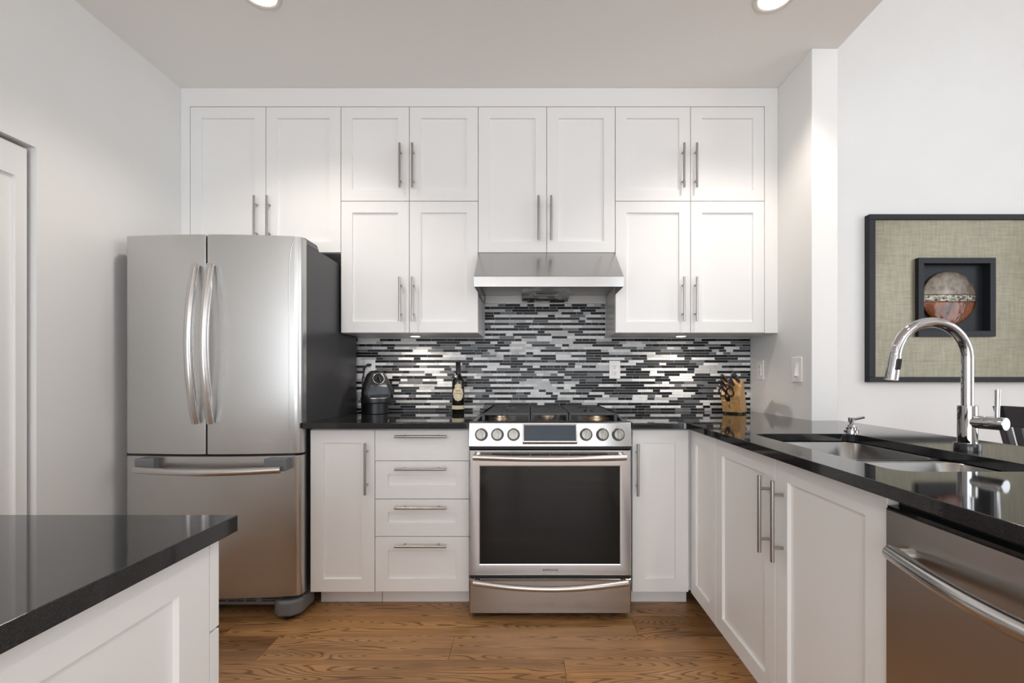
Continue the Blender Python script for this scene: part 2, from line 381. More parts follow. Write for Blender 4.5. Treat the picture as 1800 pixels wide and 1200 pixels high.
def win(n, a, b, c, d, rear):  # unseen, placed and sized for the lighting; dark frames streak the reflections
    mb = MB(); t = .05
    def bx(p, q, r, s_):
        if rear: mb.box(p, q, YR-.09, YR-.03, r, s_)
        else: mb.box(XE+.03, XE+.09, p, q, r, s_)
    for q in ((a, a+t, c, d), (b-t, b, c, d), (a, b, c, c+t), (a, b, d-t, d), ((a+b)/2-.03, (a+b)/2+.03, c, d)): bx(*q)
    struct('added_window_%d' % n, mb, M['frameblk'], 'unseen dark framed opening added for daylight')
mb = MB()
for a, b, c, d in ((-3.45, -3.4, .6, 2.5), (-2.4, -2.35, .6, 2.5), (-3.45, -2.35, .6, .65), (-3.45, -2.35, 2.45, 2.5), (-2.93, -2.87, .6, 2.5)): mb.box(XL-.09, XL-.03, a, b, c, d)
struct('added_window_4', mb, M['frameblk'], 'unseen dark framed opening added for daylight')  # unseen, added so light reaches the stub wall and peninsula
win(1, *HR[0], True); win(2, *HR[1], True); win(3, *HE[0], False)

# door in the left wall: flat panel door in a plain recess
r = tag(bpy.data.objects.new('door_1', None), 'white recessed-panel door in left wall', None, None, 'structure'); COL.objects.link(r); r.location = (XL, 1.3, 0)
xf = XL-.020; y0, y1, z1, sw = DY0+.012, DY1-.016, DZ-.014, .038
mb = MB(); mb.box(xf-.035, xf, y0, y1, z1-.12, z1); mb.box(xf-.035, xf, y0, y1, .01, .2); mb.box(xf-.035, xf, y0, y0+sw, .2, z1-.12); mb.box(xf-.035, xf, y1-sw, y1, .2, z1-.12)
mb.box(xf-.03, xf-.012, y0+sw, y1-sw, .2, z1-.12)
mb.build('door_leaf', M['trim'], r)
mb = MB(); mb.box(XL-.135, XL-.06, DY0, DY1, 0, DZ); mb.build('gap_shade', M['gapdark'], r)  # dark block painted as the shade in the gap around the leaf

# ================================================================ CABINETS
YU = 2.48; YBD = 2.12; XP = 0.758
UZ = dict(top=PZ(187.5, YU), mid=PZ(353.5, YU), bot=1.375, fr=PZ(444, YU))
def shaker(plane, a, b, z0, z1, face, t=.019, rail=.062, rec=.010, toprail=None, flat=False):
    """a shaker door: plane 'y' faces -Y at y=face, plane 'x' faces -X at x=face; a..b is its width"""
    mb = MB()
    def bx(p, q, r_, s_, d0, d1):
        if plane == 'y': mb.box(p, q, face+d0, face+d1, r_, s_)
        elif plane == 'x': mb.box(face+d0, face+d1, p, q, r_, s_)
        else: mb.box(face-d0, face-d1, p, q, r_, s_)
    if flat: bx(a, b, z0, z1, 0, t); return mb
    # one closed surface: front ring, step, recessed panel, back
    def P(u, z, d):
        return (u, face+d, z) if plane == 'y' else ((face+d, u, z) if plane == 'x' else (face-d, u, z))
    def loop(u0, u1, w0, w1, d): return [P(u0, w0, d), P(u1, w0, d), P(u1, w1, d), P(u0, w1, d)]
    e = .0012
    rg = [loop(a, b, z0, z1, t), loop(a, b, z0, z1, e), loop(a+e, b-e, z0+e, z1-e, 0),
          loop(a+rail, b-rail, z0+rail, z1-rail, 0), loop(a+rail+.002, b-rail-.002, z0+rail+.002, z1-rail-.002, rec)]
    mb.rings(rg); return mb
def bar_handle(plane, c, z, vertical, face, parent, ln=.245, sp=.16, so=.032, r=.006):
    """steel bar on two posts; c is the coordinate across, z the height of its centre"""
    mb = MB()
    def P(u, zz, d): return (u, face-d, zz) if plane == 'y' else ((face-d, u, zz) if plane == 'x' else (face+d, u, zz))
    if vertical:
        mb.tube([P(c, z-ln/2, so), P(c, z+ln/2, so)], r)
        for s_ in (-1, 1): mb.tube([P(c, z+s_*sp/2, -.001), P(c, z+s_*sp/2, so)], .0048, 12)
    else:
        mb.tube([P(c-ln/2, z, so), P(c+ln/2, z, so)], r)
        for s_ in (-1, 1): mb.tube([P(c+s_*sp/2, z, -.001), P(c+s_*sp/2, z, so)], .0048, 12)
    return mb.build('handle', M['nickel'], parent, smooth=40)
G = .0016
def wall_cab(label, x0, xm, x1, z0, z1, hz, ybk=YB-.002):
    r = thing('wall_cabinet', label, 'cabinet', ((x0+x1)/2, YU+.15, z0), group='white shaker wall cabinets')
    mb = MB(); mb.box(x0+.0005, x1-.0005, YU+.0195, ybk, z0+.0005, z1-.0005); mb.build('cabinet_box', M['cab'], r)
    for a, b, sgn in ((x0, xm, 1), (xm, x1, -1)):
        d = shaker('y', a+G, b-G, z0+G, z1-G, YU).build('door', M['cab'], r, smooth=30)
        hx = (b-.046) if sgn > 0 else (a+.024)
        bar_handle('y', hx, hz, True, YU, d)
    return r
X = [PX(q, YU) for q in (334, 467, 599, 719.5, 840.5, 961, 1081.5, 1214, 1344)]
hzT = PZ(289.5, 2.445); hzL = PZ(525, 2.445); hzM = PZ(382, 2.445)
wall_cab('white two-door cabinet above the fridge', X[0], X[1], X[2], UZ['fr'], UZ['top'], hzM)
wall_cab('small upper white cabinet between fridge cabinet and tall hood cabinet', X[2], X[3], X[4], UZ['mid'], UZ['top'], hzT)
wall_cab('white wall cabinet above the coffee machine and bottle', X[2], X[3], X[4], UZ['bot'], UZ['mid'], hzL)
wall_cab('tall white two-door cabinet directly above the range hood', X[4], X[5], X[6], UZ['fr'], UZ['top'], hzM)
wall_cab('small upper white cabinet right of the hood cabinet, topmost by the stub wall', X[6], X[7], X[8], UZ['mid'], UZ['top'], hzT)
wall_cab('white wall cabinet above the knife block', X[6], X[7], X[8], UZ['bot'], UZ['mid'], hzL)
mb = MB(); mb.box(XL+.001, XR-.001, YU, YU+.02, UZ['top']+.0015, ZC-.0005); mb.box(XL+.001, X[0]-.001, YU, YU+.02, UZ['fr'], UZ['top']+.0015)
mb.box(X[8]+.001, XR-.001, YU, YU+.02, UZ['bot'], UZ['top']+.0015); mb.box(X[8]+.001, XR-.001, YU+.02, YB-.002, UZ['bot'], UZ['bot']+.019)
struct('trim_1', mb, M['cab'], 'white filler boards framing the wall cabinets')
# undersides of the two lowest wall cabinets carry the puck lights
# base cabinets on the back wall
ZB0, ZB1 = 0.102, 0.876; CT, CB = .915, .887; YCF = 2.06
def base_box(r, x0, x1, ybk=YB-.003):
    mb = MB(); mb.box(x0+.0005, x1-.0005, YBD+.0195, ybk, ZB0, CB-.001); mb.box(x0+.002, x1-.002, YBD+.108, YBD+.126, .001, ZB0); mb.build('cabinet_box', M['cab'], r)
BX = [-1.060, -.7505, -.2985, .478, .757]
r = thing('base_cabinet', 'narrow white base cabinet with one door between fridge and drawers', 'cabinet', (-.9, 2.4, 0))
base_box(r, BX[0], BX[1]); d = shaker('y', BX[0]+G, BX[1]-G, ZB0, ZB1, YBD).build('door', M['cab'], r, smooth=30)
bar_handle('y', PX(641, 2.085), PZ(824.5, 2.085), True, YBD, d)
r = thing('drawer_cabinet', 'white base cabinet with four drawers left of the range', 'cabinet', (-.52, 2.4, 0))
base_box(r, BX[1], BX[2])
zs = [ZB1, PZ(809.7, YBD), PZ(877, YBD), PZ(943, YBD), ZB0]
for i in range(4):
    d = shaker('y', BX[1]+G, BX[2]-G, zs[i+1]+G, zs[i]-G, YBD, flat=(i == 0), rail=.062).build('drawer', M['cab'], r, smooth=30)
    bar_handle('y', PX(738.5, 2.085), PZ((767.5, 825, 893.5, 961)[i], 2.085), False, YBD, d)
r = thing('base_cabinet', 'narrow white base cabinet with one door right of the range', 'cabinet', (.6, 2.4, 0))
base_box(r, BX[3], BX[4]+.02); d = shaker('y', BX[3]+G, PX(1211, YBD)-.002, ZB0, ZB1, YBD).build('door', M['cab'], r, smooth=30)
bar_handle('y', PX(1122, 2.085), PZ(826.5, 2.085), True, YBD, d)
# peninsula: blind corner panel, sink base with two doors
def pbox(r, y0, y1, zt=CB-.001):
    mb = MB(); mb.box(XP+.0195, 1.36, y0+.0005, y1-.0005, ZB0, zt); mb.box(XP+.09, XP+.108, y0+.001, y1-.001, .001, ZB0); mb.build('cabinet_box', M['cab'], r)
PY = [2.118, 1.833, 1.381, .946]
r = thing('corner_cabinet', 'white corner cabinet panel where the peninsula meets the range wall', 'cabinet', (1.0, 1.97, 0))
pbox(r, PY[1], PY[0]); shaker('x', PY[1]+.0003, PY[0]-.0005, ZB0, ZB1, XP).build('door', M['cab'], r, smooth=30)
r = thing('sink_cabinet', 'white two-door base cabinet under the sink', 'cabinet', (1.0, 1.39, 0))
mb = MB(); mb.box(XP+.0195, XP+.04, PY[3]+.0005, PY[1]-.0005, ZB0, CB-.001); mb.box(XP+.0195, 1.36, PY[3]+.0005, PY[1]-.0005, ZB0, .64)
mb.box(XP+.04, 1.36, PY[3]+.0005, PY[3]+.02, .64, CB-.001); mb.box(XP+.04, 1.36, PY[1]-.02, PY[1]-.0005, .64, CB-.001); mb.box(XP+.09, XP+.108, PY[3]+.001, PY[1]-.001, .001, ZB0)
mb.build('cabinet_box', M['cab'], r)
for a, b, c in ((PY[2], PY[1], 1.417), (PY[3], PY[2], 1.340)):
    d = shaker('x', a+G, b-G, ZB0, ZB1, XP).build('door', M['cab'], r, smooth=30)
    bar_handle('x', c, .692, True, XP, d)
# dining-side back panel of the peninsula and end cabinet past the dishwasher
mb = MB(); mb.box(1.361, 1.40, -.35, 2.178, 0.001, CB-.001); tag(mb.build('peninsula_back_panel', M['cab']), 'white panel closing the dining side of the peninsula', 'panel')
mb = MB(); mb.box(XP+.001, 1.36, -.35, .325, .001, CB-.001); tag(mb.build('peninsula_end_cabinet', M['cab'], bevel=.002), 'white cabinet past the dishwasher at the peninsula end', 'cabinet')

# ================================================================ WORKTOPS
def slab(outer, holes, z0, z1):
    bm = bmesh.new(); es = []
    for lp in [outer]+holes:
        vs = [bm.verts.new((p[0], p[1], z1)) for p in lp]
        es += [bm.edges.new((vs[i], vs[(i+1) % len(vs)])) for i in range(len(vs))]
    bmesh.ops.triangle_fill(bm, edges=es, use_beauty=True, use_dissolve=False)
    g = bmesh.ops.extrude_face_region(bm, geom=list(bm.faces))
    bmesh.ops.translate(bm, verts=[v for v in g['geom'] if isinstance(v, bmesh.types.BMVert)], vec=(0, 0, z0-z1))
    bmesh.ops.recalc_face_normals(bm, faces=bm.faces)
    return bm
def slab_obj(name, bm, mat):
    me = bpy.data.meshes.new(name); bm.to_mesh(me); bm.free(); me.materials.append(mat)
    for p in me.polygons: p.use_smooth = True
    me.set_sharp_from_angle(angle=math.radians(30))
    o = bpy.data.objects.new(name, me); COL.objects.link(o)
    md = o.modifiers.new('bevel', 'BEVEL'); md.width = .0018; md.segments = 2; md.limit_method = 'ANGLE'; md.angle_limit = math.radians(50); md.harden_normals = True
    return o
RX0, RX1 = -.2925, .4625
YT = YB-.009
o = slab_obj('countertop', slab([(-1.066, YT), (-1.066, YCF), (RX0-.003, YCF), (RX0-.003, YT)], [], CB, CT), M['granite'])
tag(o, 'black polished countertop between the fridge and the range', 'countertop')
SX0, SX1, SY0, SY1 = .827, 1.203, 1.000, 1.670
hole = [(p[0], p[1]) for p in rrect(SX0, SX1, SY0, SY1, .045, 0, 6)]
fh = [(1.262+.0175*math.cos(a*PI/8), 1.286+.0175*math.sin(a*PI/8)) for a in range(16)]
outer = [(RX1+.003, YT), (RX1+.003, YCF), (.700, YCF), (.716, YCF-.004), (.722, YCF-.018), (.684, -.38), (1.512, -.38), (1.512, YS-.002), (XR-.001, YS-.002), (XR-.001, YT)]
o = slab_obj('countertop', slab(outer, [hole], CB, CT), M['granite'])
tag(o, 'black polished L-shaped countertop around the sink', 'countertop')

# ================================================================ BACKSPLASH
mb = MB(); yt = YB-.0005
x0s, x1s = -1.125, XR-.0015
mb.box(x0s, x1s, YB-.005, yt, CT+.0006, 1.374, 5); mb.box(X[4]+.002, X[6]-.002, YB-.005, yt, 1.374, 1.600, 5)
rh = .0168; z = CT+.0016; row = 0; lens = [.044, .096, .146, .096, .044]
while z+rh < 1.60:
    full = z+rh < 1.376
    a, b = (x0s, x1s) if full else (X[4]+.004, X[6]-.004)
    x = a-random.uniform(0, .14); lightrow = row % 2 == 1
    prev = -1
    while x < b:
        ln = random.choice(lens); c0 = max(x+.0011, a+.0005); c1 = min(x+ln-.0011, b-.0005)
        wt = (.10, .13, .10, .20, .47) if lightrow else (.40, .36, .09, .08, .07)
        ti = random.choices(range(5), wt)[0]
        if ti == prev and random.random() < .5: ti = random.choices(range(5), wt)[0]
        prev = ti
        if c1-c0 > .003: mb.box(c0, c1, YB-.009, YB-.004, z+.0011, z+rh-.0011, ti)
        x += ln
    z += rh; row += 1
o = mb.build('backsplash', [M['tile0'], M['tile1'], M['tile2'], M['tile3'], M['tile4'], M['tile_grout']])
tag(o, 'mosaic strip tiles in black, grey and white on the back wall', 'backsplash')

# ================================================================ FRIDGE
FX0, FX1, FC = -1.900, -1.080, -1.493
r = thing('refrigerator', 'large stainless french-door refrigerator standing by the left wall', 'refrigerator', (FC, 2.4, 0))
mb = MB(); mb.box(FX0, FX1, 2.122, 2.735, .07, 1.765); mb.build('case', M['casegrey'], r, bevel=.004)
def fy(x): return 2.032+.030*((x-FC)/.41)**2
def door_outline(xa, xb, ro_left, ro_right):
    pts = []; n = 14; rc = .030
    a0 = xa+(rc if ro_left else .004); b0 = xb-(rc if ro_right else .004)
    pts.append((xa, 2.116))
    if ro_left:
        for i in range(7):
            t = PI/2*i/6; pts.append((a0-rc*math.cos(t), fy(a0)+rc*(1-math.sin(t))))
    else: pts += [(xa, fy(xa)+.004)]
    for i in range(1, n): x = a0+(b0-a0)*i/n; pts.append((x, fy(x)))
    if ro_right:
        for i in range(7):
            t = PI/2*(6-i)/6; pts.append((b0+rc*math.cos(t), fy(b0)+rc*(1-math.sin(t))))
    else: pts += [(xb, fy(xb)+.004)]
    pts.append((xb, 2.116)); return pts
ZD0, ZD1 = .774, 1.782
def bow_handle(z0, z1, x, yend, bow, par, rx=.0155, ry=.011):
    mb = MB(); pts = []; n = 22
    for i in range(n+1):
        t = i/n; pts.append((x, yend-bow*math.sin(PI*t)**.85 if 0 < t < 1 else yend, z0+(z1-z0)*t))
    mb.tube(pts, rx, 16, up=(0, 1, 0), sx=ry/rx)
    # thin backing rail that follows the bar, and its end mounts
    mb.tube([(x+.004, p[1]+.022 if 2 < i < n-2 else p[1]+.012, p[2]) for i, p in enumerate(pts)], .006, 10, up=(0, 1, 0))
    return mb.build('handle', M['steel_handle'], par, smooth=50)
dl = MB().prism(door_outline(FX0+.006, FC-.0035, True, False), 'z', ZD0, ZD1).build('door', M['steel_fridge'], r, bevel=.002, smooth=35)
dr = MB().prism(door_outline(FC+.0035, FX1+.006, False, True), 'z', ZD0, ZD1).build('door', M['steel_fridge'], r, bevel=.002, smooth=35)
pts = [(x_, fy(x_)+o_, z_) for x_, o_, z_ in ((-1.092, .006, 1.779), (-1.100, .002, 1.772), (-1.110, .001, 1.750), (-1.118, .0005, 1.715), (-1.123, 0, 1.66), (-1.125, 0, 1.58), (-1.125, 0, .95), (-1.122, 0, .84), (-1.116, 0, .782))]
MB().tube(pts, .0028, 10).build('edge_crease', M['steel_fridge'], dr, smooth=60)
bow_handle(.918, 1.640, -1.527, 2.012, .046, dl); bow_handle(.918, 1.640, -1.459, 2.012, .046, dr)
fz = MB().prism(door_outline(FX0+.006, FX1+.006, True, True), 'z', .112, .764).build('freezer_drawer', M['steel_fridge'], r, bevel=.002, smooth=35)
mb = MB(); pts = []; n = 24
for i in range(n+1):
    t = i/n; x = PX(240, 2.0)+(PX(497, 2.01)-PX(240, 2.0))*t
    pts.append((x, 1.992-.042*math.sin(PI*t), .712-.004*math.sin(PI*t)))
mb.tube(pts, .0155, 16, up=(0, 0, 1)); mb.build('handle', M['steel_handle'], fz, smooth=50)
for a, b in ((-1.800, -1.715), (-1.215, -1.118)):
    mb = MB(); mb.box(a, b, 2.008, fy((a+b)/2)+.012, .702, .758); mb.build('handle_mount', M['plgrey'], fz, bevel=.004)
mb = MB(); mb.box(FC-.0033, FC+.0033, 2.06, 2.12, ZD0, ZD1-.004); mb.box(FX0+.02, FX1-.02, 2.06, 2.12, .760, .778); mb.build('door_gasket', M['blacksat'], r)
for s_ in (-1, 1):
    xx = FX1-.03 if s_ > 0 else FX0+.03
    mb = MB(); mb.prism([(2.085, 1.766), (2.085, 1.786), (2.12, 1.792), (2.235, 1.792), (2.26, 1.766)], 'x', xx-.032, xx+.028); mb.build('hinge_cover', M['plgrey'], r, bevel=.003)
mb = MB(); mb.box(FX0+.03, FX1-.10, 2.088, 2.125, .058, .100)
for i in range(12):
    xa = -1.55+i*.036 if i < 7 else -1.275+(i-7)*.03
mb.build('kick_grille', M['plgrey'], r, bevel=.002)
mb = MB()
for a, b in ((-1.475, -1.44), (-1.43, -1.395), (-1.39, -1.355), (-1.345, -1.30), (-1.27, -1.20)):
    for zz in (.074, .085): mb.box(a, b, 2.0865, 2.0885, zz, zz+.005)
mb.build('grille_slots', M['slot'], r)
for s_ in (-1, 1):
    xa = FX1 if s_ > 0 else FX0
    mb = MB(); mb.prism([(xa-s_*.135, 2.12), (xa-s_*.12, 2.07), (xa-s_*.09, 2.045), (xa-s_*.03, 2.050), (xa+s_*.004, 2.085), (xa+s_*.006, 2.20), (xa-s_*.05, 2.20)], 'z', .018, .092)
    mb.build('foot_cover', M['plgrey'], r, bevel=.014, bseg=3)
    mb = MB(); mb.lathe([(.02, .0005), (.022, .004), (.022, .018)], (xa-s_*.06, 2.09, 0)); mb.build('foot', M['blacksat'], r, smooth=40)
for xx in (FX0+.06, FX1-.06): MB().lathe([(.02, .0005), (.022, .004), (.022, .072)], (xx, 2.66, 0)).build('foot', M['blacksat'], r, smooth=40)

# ================================================================ RANGE HOOD
HX0, HX1 = PX(833.5, 2.262), PX(1096, 2.262); hz0, hz1 = PZ(503.5, 2.262), PZ(486, 2.262); htop = UZ['fr']-.004
r = thing('range_hood', 'stainless steel range hood mounted under the tall cabinet', 'range hood', (.083, 2.5, hz0))
ux0, ux1 = X[4]+.004, X[6]-.004
mb = MB()
for sgn in (0,):
    # outer shell: front sloping plate, front lip, sides
    A = [(ux0, 2.475, htop), (ux1, 2.475, htop), (HX1, 2.262, hz1), (HX0, 2.262, hz1)]
    def plate(mb, q, th):
        n = (Vector(q[1])-Vector(q[0])).cross(Vector(q[3])-Vector(q[0])).normalized()*th
        mb.rings([[Vector(p) for p in q], [Vector(p)+n for p in q]])
    plate(mb, A, -.0015)
    mb.box(HX0, HX1, 2.262, 2.2645, hz0, hz1)
    mb.box(ux0, ux1, 2.475, YB-.012, htop-.003, htop)
    plate(mb, [(HX0, 2.262, hz0), (HX0, 2.262, hz1), (HX0, YB-.012, hz1), (HX0, YB-.012, hz0)], .0015)
    plate(mb, [(HX1, 2.262, hz0), (HX1, 2.262, hz1), (HX1, YB-.012, hz1), (HX1, YB-.012, hz0)], -.0015)
    plate(mb, [(HX0, 2.262, hz1), (ux0, 2.475, htop), (ux0, YB-.012, htop), (HX0, YB-.012, hz1)], .0015)
    plate(mb, [(HX1, 2.262, hz1), (ux1, 2.475, htop), (ux1, YB-.012, htop), (HX1, YB-.012, hz1)], -.0015)
mb.build('shell', M['steel'], r, smooth=30)
mb = MB(); mb.box(HX0+.002, HX1-.002, 2.265, YB-.016, hz0+.050, hz0+.053); mb.box(HX0+.002, HX1-.002, YB-.0155, YB-.0125, hz0+.001, hz0+.0495); mb.build('inner_tray', M['tray'], r)
mb = MB(); mb.prism([(2.50, hz0+.050), (2.56, hz0+.022), (YB-.03, hz0+.004), (YB-.03, hz0+.050)], 'x', PX(916, 2.5), PX(1004, 2.5)); mb.build('light_housing', M['steel_range'], r, bevel=.002)
mb = MB(); mb.prism([(2.545, hz0+.0275), (2.60, hz0+.0148), (2.60, hz0+.0143), (2.545, hz0+.0270)], 'x', PX(940, 2.5), PX(984, 2.5)); mb.build('sticker', M['sticker'], r)
mb = MB()
for i in range(3):
    f0 = .2+i*.25; ya = 2.545+.055*f0; zz = hz0+.0270-.0127*f0-.0004
    mb.box(PX(943, 2.5), PX(981, 2.5)-.01*i, ya, ya+.006, zz-.0016, zz-.0006)
mb.build('sticker_print', M['ink'], r)

# ================================================================ GAS RANGE
r = thing('gas_range', 'stainless slide-in gas range with oven under the hood', 'range', (.085, 2.4, 0))
rc = (RX0+RX1)/2; RF = 2.075
mb = MB(); mb.box(RX0, RX1, 2.135, 2.785, .03, .885); mb.build('body', M['steel_range'], r, bevel=.002)
# control panel, slightly tilted
ptop, pbot = PZ(742.5, 2.072), PZ(785, 2.06)
mb = MB(); mb.prism([(2.072, ptop), (2.055, pbot), (2.14, pbot), (2.14, .9165), (2.085, .9215)], 'x', RX0-.003, RX1+.003); cp = mb.build('control_panel', M['panel'], r, bevel=.004)
tilt = math.atan2(2.072-2.055, ptop-pbot)       # lean of the panel face
def cpY(z): return 2.055+(2.072-2.055)*(z-pbot)/(ptop-pbot)
nrm = Vector((0, -math.cos(tilt), math.sin(tilt)))
nrm = Vector((0, -math.cos(tilt), math.sin(tilt)))
kz = PZ(764, 2.055)
for q in (845.5, 874, 902.5, 1031, 1060, 1088):
    kx = PX(q, 2.045); c = Vector((kx, cpY(kz), kz))
    mb = MB(); mb.lathe([(.0005, 0), (.0300, 0), (.0300, .003), (.0270, .006), (.0270, .0062)], c, nrm, 28); kb = mb.build('knob', M['knob'], cp, smooth=35)
    mb = MB(); mb.lathe([(.0005, .005), (.0262, .005), (.0262, .012), (.0235, .012)], c, nrm, 28); mb.build('knob_ring', M['iron'], cp, smooth=35)
    mb = MB(); mb.lathe([(.0235, .005), (.0235, .022), (.0215, .026), (.0005, .027)], c, nrm, 28)
    up = Vector((0, math.sin(tilt), math.cos(tilt))); cc = c+nrm*.026
    ang = 0.0; rt = Vector((1, 0, 0))
    q8 = [cc+rt*(.0065*a)+up*(.021*b) for a, b in ((-1, -1), (1, -1), (1, 1), (-1, 1))]
    mb.rings([q8, [p+nrm*.009 for p in q8]])
    mb.build('knob_grip', M['knob'], cp, smooth=35)
    mb = MB(); q9 = [c+nrm*.0352+rt*(.0009*a)+up*b for a, b in ((-1, .006), (1, .006), (1, .020), (-1, .020))]
    mb.rings([q9, [p+nrm*.0005 for p in q9]]); mb.build('knob_mark', M['ink'], cp)
    mb = MB(); zz = kz+.036
    for dx in (-.006, .004): mb.box(kx+dx, kx+dx+.002, cpY(zz)-.0006, cpY(zz)+.001, zz-.003, zz+.002)
    mb.build('burner_marks', M['red'] if q not in (1031,) else M['ink'], cp)
dx0, dx1, dz0, dz1 = PX(918.5, 2.05), PX(1015, 2.05), PZ(781, 2.05), PZ(745.5, 2.05)
mb = MB(); mb.prism([(cpY(dz1)-.006, dz1), (cpY(dz0)-.016, dz0+.012), (cpY(dz0), dz0), (cpY(dz0)+.01, dz0), (cpY(dz1)+.01, dz1)], 'x', dx0, dx1); ds = mb.build('display_housing', M['steel_handle'], cp, bevel=.003)
za, zb = dz0+.018, dz1-.005
def dsY(z): return (cpY(dz0)-.016)+((cpY(dz1)-.006)-(cpY(dz0)-.016))*(z-dz0-.012)/(dz1-dz0-.012)
mb = MB(); mb.prism([(dsY(zb)-.0008, zb), (dsY(za)-.0008, za), (dsY(za)+.002, za), (dsY(zb)+.002, zb)], 'x', dx0+.006, dx1-.006); mb.build('display_screen', simple('display_blue_grey_glass', (0.035, 0.05, 0.07), .10), ds)
# deck
mb = MB(); mb.box(RX0, RX1, 2.095, 2.785, .885, .9155); mb.build('cooktop', M['steel'], r, bevel=.002)
# rear trim strip
# burners
bz = .9155
BR = [(-.165, 2.30, .040), (-.165, 2.60, .032), (rc, 2.45, .044), (.335, 2.30, .052), (.335, 2.60, .034)]
for bx_, by_, br_ in BR:
    mb = MB(); mb.lathe([(.0005, bz-.001), (br_*1.25, bz-.001), (br_*1.25, bz+.004), (br_, bz+.006), (br_, bz+.016), (.0005, bz+.016)], (bx_, by_, 0)); bb = mb.build('burner', M['brass'], r, smooth=35)
    mb = MB(); mb.lathe([(.0005, bz+.016), (br_*1.05, bz+.016), (br_*1.05, bz+.021), (br_*.9, bz+.024), (.0005, bz+.024)], (bx_, by_, 0)); mb.build('burner_cap', M['iron'], bb, smooth=35)
# grates
gt = .956; gx = [RX0+.055, RX0+.285, RX1-.285, RX1-.055]
for i in range(3):
    a, b = gx[i]+.003, gx[i+1]-.003; ya, yb = 2.150, 2.735; mb = MB(); t = .007
    yo = .0
    # frame sides splay down to the deck
    for xx, s_ in ((a, -1), (b, 1)):
        sp = .028 if (i == 0 and s_ < 0) or (i == 2 and s_ > 0) else .0
        mb.rings([[(xx-t, ya, gt-.012), (xx+t, ya, gt-.012), (xx+t, ya, gt), (xx-t, ya, gt)], [(xx-t, yb, gt-.012), (xx+t, yb, gt-.012), (xx+t, yb, gt), (xx-t, yb, gt)]])
        if sp:
            mb.rings([[(xx-s_*t, ya, gt), (xx+s_*t, ya, gt), (xx+s_*(sp+t), ya, bz+.001), (xx+s_*sp, ya, bz+.001)], [(xx-s_*t, yb, gt), (xx+s_*t, yb, gt), (xx+s_*(sp+t), yb, bz+.001), (xx+s_*sp, yb, bz+.001)]])
    for yy in (ya, (ya+yb)/2, yb): mb.box(a, b, yy-t, yy+t, gt-.012, gt)
    for xx in (a, b):
        for yy in (ya, (ya+yb)/2, yb): mb.box(xx-t, xx+t, yy-t, yy+t, bz-.0005, gt-.006)
    nb = 9
    for j in range(1, nb):
        yy = ya+(yb-ya)*j/nb
        mid = (a+b)/2; gap = .028 if j in (2, 3, 6, 7) else .0
        if i == 1:
            mb.box(a, b, yy-.0045, yy+.0045, gt-.010, gt)
        elif gap: mb.box(a, mid-gap, yy-.0045, yy+.0045, gt-.010, gt); mb.box(mid+gap, b, yy-.0045, yy+.0045, gt-.010, gt)
        else: mb.box(a, b, yy-.0045, yy+.0045, gt-.010, gt)
    mid = (a+b)/2
    for y2, y3 in ((ya, ya+.09), (ya+.2, ya+.38), (yb-.09, yb)): mb.box(mid-.0045, mid+.0045, y2, y3, gt-.010, gt)
    mb.build('grate', M['iron'], r, bevel=.0015)
# oven door
od0, od1 = PZ(1012, 2.06), PZ(790, 2.06); OF = 2.060
gx0, gx1, gz0, gz1 = PX(844, OF), PX(1089.5, OF), PZ(991, OF), PZ(820.5, OF)
mb = MB()
def lp(a, b, c, d, y): return [(a, y, c), (b, y, c), (b, y, d), (a, y, d)]
mb.rings([lp(RX0+.001, RX1-.001, od0, od1, 2.130), lp(RX0+.001, RX1-.001, od0, od1, OF+.006), lp(RX0+.006, RX1-.006, od0+.004, od1-.004, OF),
          lp(gx0-.008, gx1+.008, gz0-.008, gz1+.008, OF+.001), lp(gx0, gx1, gz0, gz1, OF+.004)])
odr = mb.build('oven_door', M['steel_range'], r, smooth=20)
mb = MB(); mb.box(gx0-.001, gx1+.001, OF+.0025, OF+.0038, gz0-.001, gz1+.001); mb.build('oven_window', M['blackgl'], odr)
mb = MB()
for i in range(6): mb.box(PX(865.5+i*34.2, OF), PX(865.5+i*34.2+31, OF), OF-.001, OF+.0015, PZ(800, OF), PZ(796.8, OF))
mb.build('vent_slots', M['slot'], odr)
def bow_h(name, z, x0, x1, yb, bow, par, zb=.0, rr=.014):
    mb = MB(); n = 26; pts = []
    for i in range(n+1):
        t = i/n; pts.append((x0+(x1-x0)*t, yb-bow*math.sin(PI*t), z-zb*math.sin(PI*t)))
    mb.tube(pts, rr, 16)
    for xx in (x0+.016, x1-.016): mb.tube([(xx, yb, z), (xx, yb+.05, z)], rr*.9, 14)
    return mb.build(name, M['steel_handle'], par, smooth=50)
bow_h('handle', PZ(804, 2.02), PX(832, 2.02), PX(1101, 2.02), 2.022, .028, odr)
lettering('SAMSUNG', .0125, (PX(967.5, OF), OF-.0004, PZ(1001.5, OF)), (PI/2, 0, 0), M['ink'], odr, sx=1.25)
for a, b in ((od1+.001, pbot-.0005), (PZ(1017, 2.06)+.0005, od0-.001)): MB().box(RX0+.004, RX1-.004, 2.075, 2.13, a, b).build('dark_gap', M['slot'], r)
w0, w1 = PZ(1078.5, 2.06), PZ(1017, 2.06)
mb = MB(); mb.rings([lp(RX0+.001, RX1-.001, w0, w1, 2.130), lp(RX0+.001, RX1-.001, w0, w1, 2.066), lp(RX0+.006, RX1-.006, w0+.004, w1-.004, OF)]); dwr = mb.build('warming_drawer', M['steel_range'], r, smooth=20)
bow_h('handle', PZ(1025, 2.03), PX(832, 2.03), PX(1104, 2.03), 2.032, .030, dwr, zb=.012)
for xx in (RX0+.05, RX1-.05):
    for yy in (2.16, 2.70): MB().lathe([(.018, .0005), (.018, .031)], (xx, yy, 0), seg=16).build('levelling_foot', M['blacksat'], r, smooth=40)

